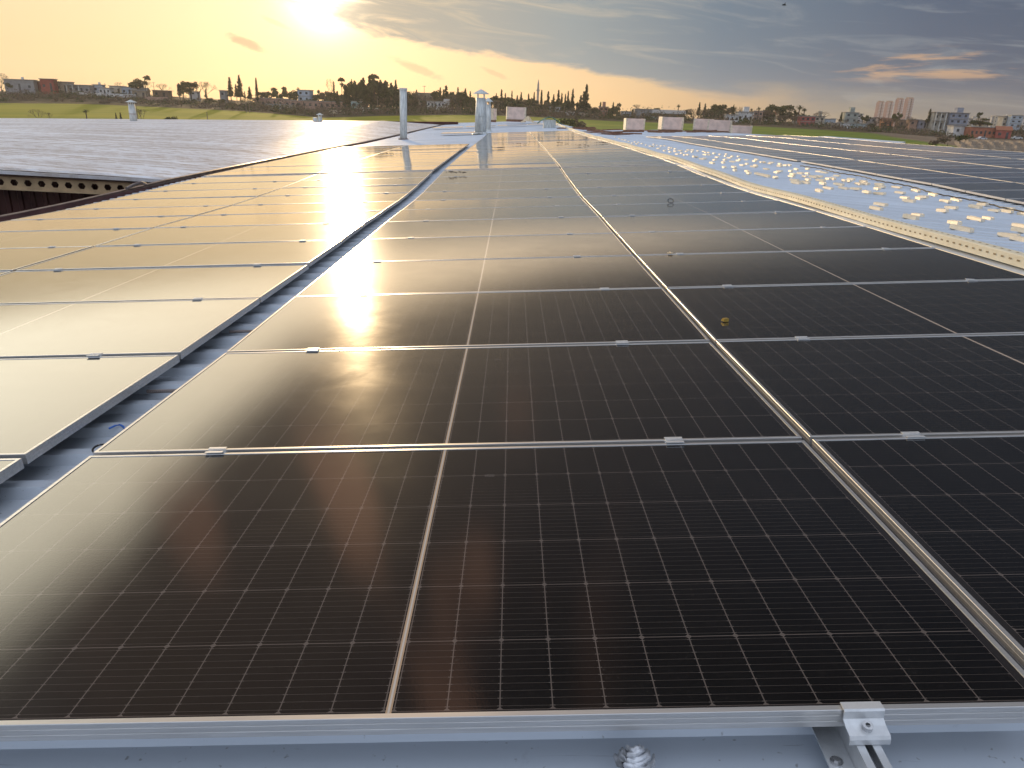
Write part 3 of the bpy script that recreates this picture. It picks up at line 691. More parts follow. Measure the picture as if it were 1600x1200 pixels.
# eave fascia, soffit, honeycomb beam, cladding wall
exd = (NB_ - NA).normalized(); R0 = Matrix((exd, Vector((0, 0, 1)).cross(exd), Vector((0, 0, 1)))).transposed().to_4x4(); R0.translation = NB_ + exd * .9
Ln = (NB_ - NA).length + .9
b = MB(); b.box(-Ln, 0, -.06, .0, -.075, -.012, T=R0); b.build('eave_trim', MT['sheet_old'], nb)
b = MB(); b.box(-Ln, 0, .02, 6, -.115, -.105, T=R0); b.build('soffit', MT['red_wall'], nb)
zt, zb = -.125, -.36; pitch = .232; r_ = .068
b = MB(); x = -Ln
zc = (zt + zb) / 2
while x < -.05:
    hx = [(x + pitch / 2 + r_ * cos(a * pi / 3), zc + r_ * sin(a * pi / 3)) for a in range(6)]
    oc = [(x + pitch, zc), (x + pitch, zt), (x, zt), (x, zc), (x, zb), (x + pitch, zb)]
    mapx = [0, 1, 2, 3, 4, 5]
    for yy in (.12, .13):
        hv = [R0 @ Vector((p_, yy, q_)) for p_, q_ in hx]; ov = [R0 @ Vector((p_, yy, q_)) for p_, q_ in oc]
        for a in range(6): b.quad(hv[a], ov[a], ov[(a + 1) % 6], hv[(a + 1) % 6])
    x += pitch
b.box(-Ln, 0, .05, .20, zt, zt + .022, T=R0); b.box(-Ln, 0, .05, .20, zb - .022, zb, T=R0)
b.build('honeycomb_beam', MT['beam'], nb)
b = MB(); x = -Ln
while x < 0:
    for (a0, a1, y0, y1) in ((0, .12, 0, 0), (.12, .14, 0, .04), (.14, .21, .04, .04), (.21, .23, .04, 0)):
        b.quad(R0 @ Vector((x + a0, 1.3 - y0, -7)), R0 @ Vector((x + a1, 1.3 - y1, -7)), R0 @ Vector((x + a1, 1.3 - y1, -.117)), R0 @ Vector((x + a0, 1.3 - y0, -.117)))
    x += .23
b.build('cladding', MT['red_wall'], nb)
b = MB(); q0, q1 = NC, ND; b.quad((q0.x, q0.y, 0), (q1.x, q1.y, 0), q1, q0); b.quad((NA.x, NA.y, 0), (q0.x, q0.y, 0), q0, NA); b.build('wall', MT['red_wall'], nb)
def on_nb(s, t): return npt(s, t)
Yd = 57; flue(place(209.5, 193.5, Yd), px2m(27, Yd), px2m(5.0, Yd), px2m(4.4, Yd), px2m(4.0, Yd), 'slim capped metal flue with a rusty collar on the weathered left roof', sleeve=MT['rust'])
Yd = 66; flue(place(493, 194, Yd), px2m(9.5, Yd), px2m(3.4, Yd), px2m(3.2, Yd), 0, 'short open round vent, left one of the close pair on the weathered roof', name='roof_vent')
flue(place(500.5, 194, Yd), px2m(10.5, Yd), px2m(3.2, Yd), px2m(3.0, Yd), px2m(3.2, Yd), 'short vent with a shallow cap, right one of the close pair on the weathered roof', name='roof_vent')
# low pale roof of a hall beyond the right slope
hl = tag(empty('far_hall', loc=place(1290, 230, 90) - Vector((0, 0, 5))), 'low hall with pale blue-white gable roof just beyond the far right slope', 'building')
a0, a1, a2 = place(1205, 217.6, 75), place(1290, 212.6, 88), place(1415, 221.5, 78)
b0, b2 = place(1245, 222.5, 62), place(1400, 226, 60); b1 = place(1315, 221.0, 66)
b = MB(); b.quad(b0, b1, a1, a0); b.quad(b1, b2, a2, a1)
for q in ((b0, b1), (b1, b2), (b2, a2), (a0, b0)):
    b.quad((q[0].x, q[0].y, 0), (q[1].x, q[1].y, 0), q[1] - Vector((0, 0, .02)), q[0] - Vector((0, 0, .02)))
o = b.build('roof', mat('blue_white_roof', (.62, .68, .76), .5, .1, .06, .3)); o.parent = hl; o.matrix_parent_inverse = Matrix.Translation(hl.location).inverted()
# ------------------------------------------------------------------ terrain
def horizon_v(u): return 180.3 + (u - 800) * .0389
US = [-600, 0, 100, 200, 350, 400, 500, 560, 700, 800, 950, 1100, 1180, 1300, 1400, 1470, 1600, 2200]
V240 = [193, 193, 193, 193, 196, 196, 197, 197, 198, 199, 205, 214, 220, 226, 232, 236, 246, 256]
V330 = [158, 160, 161, 165, 172, 176, 184, 181, 178.5, 181, 189, 194, 197, 204, 211, 217, 220, 240]
V372 = [150, 151, 152, 157, 166, 170, 178, 175, 174, 177, 185, 190, 193, 200, 206, 211, 215, 232]
V400 = [144, 146, 147, 151, 162, 166, 170, 169, 170, 174, 183, 188, 191, 198, 203, 208, 213, 230]
V700 = [140, 142, 143, 147, 156, 160, 165, 166, 169, 172, 181, 186, 189, 194, 198, 200, 203, 226]
def lerp1(x, xs, vs):
    if x <= xs[0]: return vs[0]
    for i in range(len(xs) - 1):
        if x <= xs[i + 1]: return vs[i] + (vs[i + 1] - vs[i]) * (x - xs[i]) / (xs[i + 1] - xs[i])
    return vs[-1]
def zpx(u, v, Yd): return place(u, v, Yd).z
def ground(x, y):
    if y < 110: return 0.0
    u = 800 + F * x / y * 1.065
    u = max(-600, min(2200, u))
    z240, z330, z372, z400, z700 = [zpx(u, lerp1(u, US, V), Yd) for V, Yd in ((V240, 240), (V330, 330), (V372, 372), (V400, 400), (V700, 700))]
    ks = [110, 240, 330, 372, 400, 700, 1500, 6000]; zs_ = [0, z240, z330, z372, z400, z700, z700 * .6 + 1, 0]
    return lerp1(y, ks, zs_)
gx = sorted(set([-3500, -2200, -1400, -900] + list(range(-600, 601, 12)) + [900, 1400, 2200, 3500]))
gy = [-600, -200, -60, 0, 60, 100, 130, 160, 190, 220] + list(range(240, 460, 7)) + list(range(470, 760, 30)) + [800, 1000, 1300, 1700, 2400, 3500, 5500]
b = MB(); rt = random.Random(1)
for y in gy:
    for x in gx: b.v.append((x, y, ground(x, y) + (rt.uniform(-.12, .12) if 335 < y < 500 else 0)))
n = len(gx)
for i in range(len(gy) - 1):
    for j in range(n - 1): b.f.append((i * n + j, i * n + j + 1, (i + 1) * n + j + 1, (i + 1) * n + j)); b.mi.append(0)
gm = bpy.data.materials.new('fields'); gm.use_nodes = True; t = gm.node_tree; nb_ = NB(t); p = t.nodes['Principled BSDF']
o_ = nb_.n('ShaderNodeTexCoord').outputs['Object']; gxs, gys, gzs = nb_.sep(o_)
n1 = nb_.noise(o_, .02, 5, .6); n2 = nb_.noise(nb_.comb(nb_.m('MULTIPLY', gxs, .012), nb_.m('MULTIPLY', gys, .12)), 1.0, 4, .6); n3 = nb_.noise(o_, .5, 5, .7)
grass = nb_.mix(nb_.mr(n2, .35, .65), (.09, .14, .018), (.24, .23, .03))
grass = nb_.mix(nb_.mr(gxs, -60.0, 60.0), nb_.mix(.5, grass, (.34, .29, .03)), nb_.mix(.5, grass, (.09, .16, .025)))
scrubc = nb_.mix(nb_.mr(n3, .35, .65), (.055, .045, .028), (.10, .075, .05))
dirt = nb_.mix(nb_.mr(n2, .4, .6), (.16, .115, .08), (.23, .17, .12))
fb = nb_.m('ADD', nb_.m('ADD', gys, nb_.m('MULTIPLY', n1, 16.0)), nb_.m('MULTIPLY', n3, 4.0))
c = nb_.mix(nb_.mr(fb, 336.0, 342.0), grass, scrubc)
dm = nb_.m('MULTIPLY', nb_.mr(nb_.m('ADD', gxs, nb_.m('MULTIPLY', n1, 30.0)), 160.0, 172.0), nb_.mr(gys, 350.0, 340.0))
c = nb_.mix(dm, c, dirt)
c = nb_.mix(nb_.mr(nb_.m('SUBTRACT', 100.0, gys), 0.0, 20.0), c, (.12, .10, .08))
t.links.new(c, p.inputs['Base Color']); p.inputs['Roughness'].default_value = 1.0; p.inputs['Specular IOR Level'].default_value = .05
tag(b.build('ground', gm), kind='structure')
# ------------------------------------------------------------------ buildings in the distance
_hm = {}
def wallm(c):
    if c not in _hm: _hm[c] = mat('painted_wall', c, .85, 0, .10, .6)
    return _hm[c]
GLASSM = mat('dark_window', (.03, .035, .045), .25, 0, .05, 1)
ROOFD = mat('flat_roof_edge', (.34, .31, .28), .85); ROOFT = mat('tiled_roof', (.34, .12, .06), .85)
def house(u0, u1, v0, v1, Yd, col, label, fl=1, nw=3, roof='flat', rot=0, cat='house', extra=None, name='house', roofm=None, dep=.65):
    W_ = px2m(u1 - u0, Yd); H_ = px2m(v1 - v0, Yd); p = place((u0 + u1) / 2, v1, Yd); D = max(4.0, W_ * dep)
    c_, s_ = cos(rad(rot)), abs(sin(rad(rot))); W_ = max(2.5, (W_ - D * s_ * .8) / c_) if rot else W_
    e = tag(empty(name, Matrix.Translation(p) @ Matrix.Rotation(rad(rot), 4, 'Z')), label, cat)
    hb = H_ * (.72 if roof == 'gable' else 1)
    b = MB(); b.box(-W_ / 2, W_ / 2, 0, D, -3, hb)
    if roof == 'gable':
        b.tri((-W_ / 2, 0, hb), (-W_ / 2, D, hb), (-W_ / 2, D / 2, H_)); b.tri((W_ / 2, D, hb), (W_ / 2, 0, hb), (W_ / 2, D / 2, H_))
    b.build('wall', wallm(col), e)
    b = MB(); o = .35
    if roof == 'gable':
        for (y0, y1) in ((-o, D / 2), (D + o, D / 2)):
            b.quad((-W_ / 2 - o, y0, hb - .15), (W_ / 2 + o, y0, hb - .15), (W_ / 2 + o, y1, H_ + .05), (-W_ / 2 - o, y1, H_ + .05))
            b.quad((-W_ / 2 - o, y0, hb - .3), (W_ / 2 + o, y0, hb - .3), (W_ / 2 + o, y0, hb - .15), (-W_ / 2 - o, y0, hb - .15))
    else: b.box(-W_ / 2 - o, W_ / 2 + o, -o * 1.3, D + o, hb, hb + .28)
    b.build('roof', roofm or (ROOFT if roof == 'gable' else ROOFD), e)
    fh = hb / fl
    for f in range(fl):
        for k in range(nw):
            x = -W_ / 2 + W_ * (k + .5) / nw; ww = min(.6, W_ / nw * .24); hh = min(.62, fh * .2)
            z = fh * (f + .52)
            door = (f == 0 and k == nw // 2 and nw > 1)
            b = MB()
            if door: b.box(x - ww * .8, x + ww * .8, -.06, .02, 0, fh * .72)
            else: b.box(x - ww, x + ww, -.06, .02, z - hh, z + hh)
            b.build('door' if door else 'window', GLASSM, e)
        if f: 
            b = MB(); b.box(-W_ / 2 - .03, W_ / 2 + .03, -.25, -.0, fh * f - .15, fh * f + .1); b.build('floor_band', ROOFD, e)
    if extra == 'tower':
        b = MB(); b.box(-W_ * .12, W_ * .22, D * .2, D * .7, hb + .28, hb + 2.6); b.build('stair_tower', wallm(col), e)
    if extra == 'balcony':
        for f in range(1, fl + 1):
            b = MB(); b.box(-W_ / 2 - .1, W_ * .1, -1.9, -.26, fh * f - .12, fh * f + .12); b.build('balcony_slab', ROOFD, e)
        for k in range(3):
            x = -W_ / 2 + .2 + k * W_ * .28; b = MB(); b.box(x - .18, x + .18, -1.85, -1.5, -2, hb - .13); b.build('column', wallm((.62, .6, .55)), e)
    if extra == 'tank':
        b = MB(); b.tube([(W_ * .1, D * .4, hb + .28), (W_ * .1, D * .4, hb + 1.4)], .6, 10); b.build('water_tank', MT['white_metal'], e)
    return e
WH, CR, GY, BG, BL, RD, BR, PK = (.62, .60, .58), (.55, .48, .38), (.28, .27, .27), (.34, .27, .20), (.42, .48, .55), (.32, .05, .04), (.20, .13, .09), (.42, .26, .20)
H = [
 (12, 53, 127.5, 146, 400, GY, 'dim grey flat-roofed house highest on the left hill', 1, 3, 'flat', 8, 'tank'),
 (51, 70, 129.5, 145, 405, (.16, .035, .03), 'dark maroon low house joined left of the red one', 1, 2, 'flat', 0, None),
 (66, 86, 126.5, 145, 400, RD, 'red flat-topped house on the left hill', 1, 2, 'flat', 10, None),
 (88, 109, 130.5, 146, 405, BG, 'tan house with flat roof right of the red house', 1, 2, 'flat', -6, None),
 (109, 140, 135, 147.5, 405, GY, 'long grey house with white porch posts on the left hill', 1, 4, 'flat', 0, 'balcony'),
 (147, 161, 134.5, 146, 410, BL, 'pale blue small house on the left hill', 1, 2, 'flat', 6, 'tank'),
 (156, 172, 139, 147, 398, WH, 'white bungalow in front of the pale blue one', 1, 3, 'flat', 0, None),
 (172, 191, 136.5, 148, 405, CR, 'beige house in the middle of the left hill row', 1, 2, 'flat', -5, None),
 (191, 207, 138, 149, 405, BL, 'second bluish house of the left hill row', 1, 2, 'flat', 0, None),
 (208, 230, 139, 153, 400, BG, 'tan house below the big dark tree on the left', 1, 2, 'gable', 8, None),
 (240, 262, 143, 152, 410, BR, 'low brown house right of the left power pole', 1, 2, 'flat', 0, None),
 (296, 308, 144, 149, 412, WH, 'tiny white house behind left-centre bushes', 1, 1, 'flat', 0, None),
 (344, 352, 143, 152, 415, GY, 'tiny grey hut on the skyline before the tall pines', 1, 1, 'flat', 0, None),
 (400, 450, 156, 169, 395, PK, 'long pinkish shed left of the two-storey house', 1, 6, 'flat', 0, None),
 (418, 456, 165, 176, 382, CR, 'cream arcade shed in front of the pinkish shed', 1, 5, 'flat', 0, 'balcony'),
 (465, 485, 143.5, 159, 400, BL, 'pale two-storey house with flat roof beside dark trees', 2, 2, 'flat', -10, None),
 (448, 549, 160, 170, 392, PK, 'very long low pink-brown stable in front of the grove', 1, 12, 'flat', 0, None),
 (549, 566, 160, 169, 385, (.35, .5, .5), 'small turquoise-white cabin below the grove', 1, 2, 'flat', 6, None),
 (651, 677, 148, 162, 410, BG, 'brown house with a thin aerial between grove trees', 1, 3, 'flat', 0, None),
 (668, 694, 160, 168, 385, WH, 'long white house with dark roof between the pipe and flue', 1, 5, 'flat', 0, None),
 (694, 701, 156.5, 169, 383, WH, 'narrow white gabled annex left of the flue', 1, 1, 'gable', 0, None),
 (860, 875, 169.5, 182, 390, BL, 'blue-white two-storey cube among the central pines', 2, 2, 'flat', 12, None),
 (877, 897, 175, 182.5, 388, WH, 'white low hut right of the blue-white cube', 1, 2, 'flat', 0, None),
 (904, 918, 178, 186, 385, CR, 'beige hut at the foot of the tallest cypress', 1, 2, 'flat', 0, None),
 (936, 949, 169, 180, 400, (.45, .22, .15), 'salmon house with stepped roof right of the tallest cypress', 2, 2, 'flat', 0, 'tower'),
 (971, 985, 176, 187, 395, BL, 'light blue cabin behind the leftmost right-slope stack', 1, 2, 'flat', 0, None),
 (992, 1017, 173, 188, 385, GY, 'grey concrete block building left of the long shed', 1, 1, 'flat', 0, None),
 (1016, 1068, 174, 190, 392, BR, 'long brown shed with dark sloping roof', 1, 5, 'gable', 0, None),
 (1017, 1032, 184, 193.5, 372, (.4, .5, .48), 'pale teal cabin in front of the long brown shed', 1, 2, 'flat', 0, None),
 (1134, 1153, 181, 192, 385, WH, 'white house with two dark windows near the rightmost stack', 1, 3, 'flat', 0, None),
 (1152, 1175, 177.5, 193, 388, WH, 'stepped white house with dark windows right of its twin', 1, 3, 'flat', 0, 'tower'),
 (1177, 1190, 176, 190, 395, PK, 'pinkish two-storey house left of the brown thicket', 2, 2, 'flat', 0, None),
 (1193, 1212, 176, 186, 420, CR, 'cream house half hidden by the brown thicket', 1, 2, 'gable', 0, None),
 (1250, 1271, 184, 198, 385, (.36, .07, .07), 'crimson and white two-storey house on the right', 2, 3, 'flat', 0, None),
 (1272, 1286, 184, 198, 388, CR, 'cream two-storey house right of the crimson one', 2, 2, 'flat', 0, 'tower'),
 (1287, 1302, 188, 200, 392, BL, 'pale blue house with roof terrace', 1, 2, 'flat', 0, None),
 (1296, 1312, 194, 205.5, 372, BG, 'unfinished beige block house in front of the pale blue one', 1, 2, 'flat', 8, None),
 (1312, 1327, 194, 206, 372, WH, 'white house with two black windows near the field', 1, 3, 'flat', 0, None),
 (1318, 1337, 179, 200, 396, (.3, .33, .3), 'grey-green three-storey house with stair tower', 3, 2, 'flat', 0, 'tower'),
 (1327, 1352, 195, 206.5, 378, (.36, .42, .42), 'teal-grey long house beside the white one', 1, 4, 'flat', 0, None),
 (1336, 1346, 180, 192, 430, WH, 'slim white house behind the teal-grey one', 2, 1, 'flat', 0, None),
 (1352, 1366, 186, 200, 410, GY, 'dim grey house left of the brown trees below the towers', 2, 2, 'flat', 0, None),
 (1379, 1394, 186, 197, 420, (.42, .17, .08), 'orange-roofed house below the towers', 1, 2, 'gable', 0, None),
 (1404, 1422, 189, 199, 420, BR, 'brown low house left of the salmon one', 1, 2, 'flat', 0, None),
 (1421, 1437, 188.5, 198, 400, (.42, .25, .18), 'salmon house left of the pointed cypress on the right', 1, 2, 'flat', 0, None),
 (1436, 1453, 190, 200, 398, (.3, .3, .36), 'slate-blue low house under the pointed cypress', 1, 3, 'flat', 0, None),
 (1456, 1482, 179, 201, 392, (.42, .38, .32), 'unfinished open concrete frame house with balconies', 2, 3, 'flat', 0, 'balcony'),
 (1481, 1508, 180, 203, 390, (.25, .27, .33), 'blue-grey three-storey house with white pillars and roof box', 3, 3, 'flat', 0, 'tower'),
 (1489, 1516, 199, 210.5, 360, WH, 'white bungalow with big dark opening before the blue-grey house', 1, 2, 'flat', 0, None),
 (1515, 1553, 201, 216, 355, (.42, .14, .08), 'long orange-red shed with cluttered wall', 1, 6, 'flat', 0, None),
 (1555, 1577, 199.5, 217, 352, (.40, .09, .07), 'red gabled barn with a white end at the far right', 1, 2, 'gable', -18, None),
 (1564, 1577, 184.5, 198, 430, CR, 'cream two-storey house above the red barn', 2, 2, 'flat', 8, None),
 (1577, 1594, 183, 199, 425, BL, 'pale blue apartment house near the right picture edge', 3, 2, 'flat', -8, None),
]
for h in H:
    nm = 'house'; ct = 'house'
    if 'shed' in h[6] or 'stable' in h[6]: nm, ct = 'shed', 'shed'
    elif 'barn' in h[6]: nm, ct = 'barn', 'barn'
    elif 'cabin' in h[6] or 'hut' in h[6]: nm, ct = 'cabin', 'cabin'
    rm = ROOFD if ('shed' in h[6] or 'annex' in h[6] or 'tan house below' in h[6]) else None
    house(*h[:6], h[6], h[7], h[8], h[9], h[10], ct, h[11], nm, rm, dep=.65 if h[1] - h[0] < 40 else .25)
# pillars on the blue-grey house front and the aerial
for (u, v0, v1, Yd, lab) in ((1173, 178, 199, 300, 'pale concrete pole beside the rightmost carton stack'), (242, 131, 149, 405, 'thin pole on the left hill between trees'), (663, 136, 150, 410, 'thin mast rising over the brown house'), (217, 146, 190, 250, 'leaning wooden power pole in the left field'), (386, 162, 185, 320, 'left one of two thin pale posts in the left field'), (391, 160, 185, 320, 'right one of two thin pale posts in the left field'), (590, 153, 172, 380, 'lamp-like post below the dark grove'), (564, 156, 168, 382, 'short post beside the turquoise cabin'), (700, 160, 181, 350, 'thin post right of the white annex'), (165, 131, 139, 408, 'short aerial over the left hill houses'), (324, 176, 184, 260, 'short dark stake in the yellow field')):
    p0 = place(u, v1, Yd); Hh = px2m(v1 - v0, Yd)
    e = tag(empty('pole', loc=p0), lab, 'pole')
    b = MB(); ln = .06 if 'leaning' in lab else 0
    b.tube([(0, 0, -2), (-ln * Hh, 0, Hh)], [.16, .10], 6); b.build('shaft', MT['pole_wood'], e)
    if Hh > 4:
        b = MB(); b.box(-.9 - ln * Hh, .9 - ln * Hh, -.06, .06, Hh - .45, Hh - .3); b.build('crossarm', MT['pole_wood'], e)
# apartment towers
TWR = mat('tower_facade', (.42, .22, .19), .8, 0, .05, .2); TWW = mat('tower_balcony', (.62, .58, .58), .8)
for (u0, u1, v0, Yd, lab) in ((1366, 1378.5, 163.8, 1500, 'leftmost of the four pink high-rise towers'), (1379.5, 1393, 163.8, 1450, 'second from the left of the pink high-rise towers'), (1395, 1408, 159.8, 1400, 'third from the left of the pink high-rise towers'), (1409.5, 1424, 159.2, 1350, 'rightmost and tallest of the pink high-rise towers')):
    p0 = place((u0 + u1) / 2, 192, Yd); W_ = px2m(u1 - u0, Yd) * .66; Hh = px2m(192 - v0, Yd)
    e = tag(empty('apartment_tower', Matrix.Translation(p0) @ Matrix.Rotation(rad(15), 4, 'Z')), lab, 'tower block', 'pink high-rise towers')
    b = MB(); b.box(-W_ / 2, W_ / 2, 0, W_ * .8, -20, Hh); b.build('wall', TWR, e)
    b = MB(); b.box(-W_ * .42, W_ * .42, W_ * .1, W_ * .7, Hh, Hh + 2.4); b.build('roof', wallm(PK), e)
    nf = 14; fh = Hh / nf
    for k in range(nf):
        for (xa, xb) in ((-.50, -.17), (.17, .50)):
            b = MB(); b.box(W_ * xa, W_ * xb, -1.2, -.0, fh * k + .2, fh * k + 1.3); b.build('balcony', TWW, e)
        b = MB(); b.box(-W_ * .13, W_ * .13, -.12, -.0, fh * k + .5, fh * k + 2.2); b.build('window', GLASSM, e)
# distant town blocks
rg = random.Random(12)
DT = ['white', 'cream', 'grey', 'pale blue', 'beige']
DC = {'white': WH, 'cream': CR, 'grey': (.4, .4, .42), 'pale blue': BL, 'beige': BG}
for i in range(20):
    u = 1508 + i * 4.9; wpx = rg.uniform(4, 7.5); top = rg.uniform(182, 187.5) + i * .06; cn_ = DT[rg.randrange(5)]
    house(u, u + wpx, top, 196 + i * .2, 900 + rg.uniform(-60, 60), DC[cn_], 'small ' + cn_ + ' block of the distant town, ' + ORD[i] + ' from its left end', 3, 2, 'flat', rg.uniform(-12, 12), 'building', 'tank' if rg.random() < .4 else None, 'town_block')
for i in range(9):
    u = 1240 + i * 14.0; wpx = rg.uniform(7, 12); cn_ = DT[rg.randrange(5)]
    house(u, u + wpx, 186 + i * .35 + rg.uniform(-1.5, 1.5), 198 + i * .3, 520, DC[cn_], 'dim ' + cn_ + ' house in the back row below the towers, ' + ORD[i] + ' from the left', 2, 2, 'flat', rg.uniform(-12, 12), 'house', None, 'house')
# garden walls
for (u0, u1, v0, v1, Yd, c_, lab) in ((124, 212, 147.3, 150.5, 392, WH, 'long white garden wall below the left hill houses'), (557, 592, 169, 174.5, 372, (.6, .58, .5), 'white boundary wall below the dark grove'), (512, 557, 173, 175.5, 368, (.6, .52, .4), 'low beige wall left of the white boundary wall'), (225, 262, 152, 155, 385, PK, 'low pinkish wall right of the left tree')):
    p0, p1 = place(u0, v1, Yd), place(u1, v1, Yd); Hh = px2m(v1 - v0, Yd)
    b = MB(); d = (p1 - p0)
    nn = 12
    for k in range(nn):
        a, c2 = p0 + d * (k / nn), p0 + d * ((k + 1) / nn)
        b.box(a.x, c2.x, a.y, a.y + .3, a.z - 2, a.z + Hh * (1 if k % 2 else .97))
    b.box(p0.x, p1.x, p0.y - .06, p0.y - .003, min(p0.z, p1.z) + Hh * .9 - .5, max(p0.z, p1.z) + Hh * .85)
    tag(b.build('garden_wall', wallm(c_)), lab, 'wall')
# minaret
p0 = place(839.5, 172, 900); Hh = px2m(42, 900); e = tag(empty('minaret', loc=p0), 'thin pointed minaret rising over the central pines', 'minaret')
b = MB(); b.tube([(0, 0, -5), (0, 0, Hh * .62), (0, 0, Hh * .82)], [1.4, 1.3, 1.1], 10); b.build('shaft', wallm(GY), e)
b = MB(); b.tube([(0, 0, Hh * .60), (0, 0, Hh * .63), (0, 0, Hh * .66)], [1.2, 2.0, 2.0], 10); b.build('balcony', wallm(GY), e)
b = MB(); b.tube([(0, 0, Hh * .82), (0, 0, Hh)], [1.25, .08], 10); b.build('spire', ROOFD, e)
# ------------------------------------------------------------------ trees
def leafm(name, c1, c2):
    m = bpy.data.materials.new(name); m.use_nodes = True; t = m.node_tree; b = NB(t); p = t.nodes['Principled BSDF']
    o = b.n('ShaderNodeTexCoord').outputs['Object']; nz = b.noise(o, .9, 4, .7)
    ri = b.n('ShaderNodeObjectInfo').outputs['Random']
    c = b.mix(b.mr(nz, .35, .65), c1, c2)
    c = b.mix(b.m('MULTIPLY', ri, .35), c, tuple(q * 1.5 for q in c2))
    t.links.new(c, p.inputs['Base Color']); p.inputs['Roughness'].default_value = .9; p.inputs['Specular IOR Level'].default_value = .1
    return m
LM = {'pine': leafm('dark_needles', (.018, .026, .012), (.045, .055, .022)), 'broad': leafm('olive_leaves', (.035, .045, .016), (.075, .08, .03)),
      'bare': leafm('bare_brown_twigs', (.085, .060, .042), (.16, .115, .08)), 'palm': leafm('palm_fronds', (.03, .045, .018), (.07, .075, .03))}
def leaf(b, c, s, rg):
    a = Vector((rg.gauss(0, 1), rg.gauss(0, 1), rg.gauss(0, .7))).normalized(); d = a.orthogonal().normalized(); e_ = a.cross(d)
    th = rg.uniform(0, pi); d, e_ = d * cos(th) + e_ * sin(th), e_ * cos(th) - d * sin(th)
    b.quad(c - d * s - e_ * s * .4, c + d * s * .2 - e_ * s * .6, c + d * s + e_ * s * .2, c - d * s * .1 + e_ * s * .6)
VAR = {}
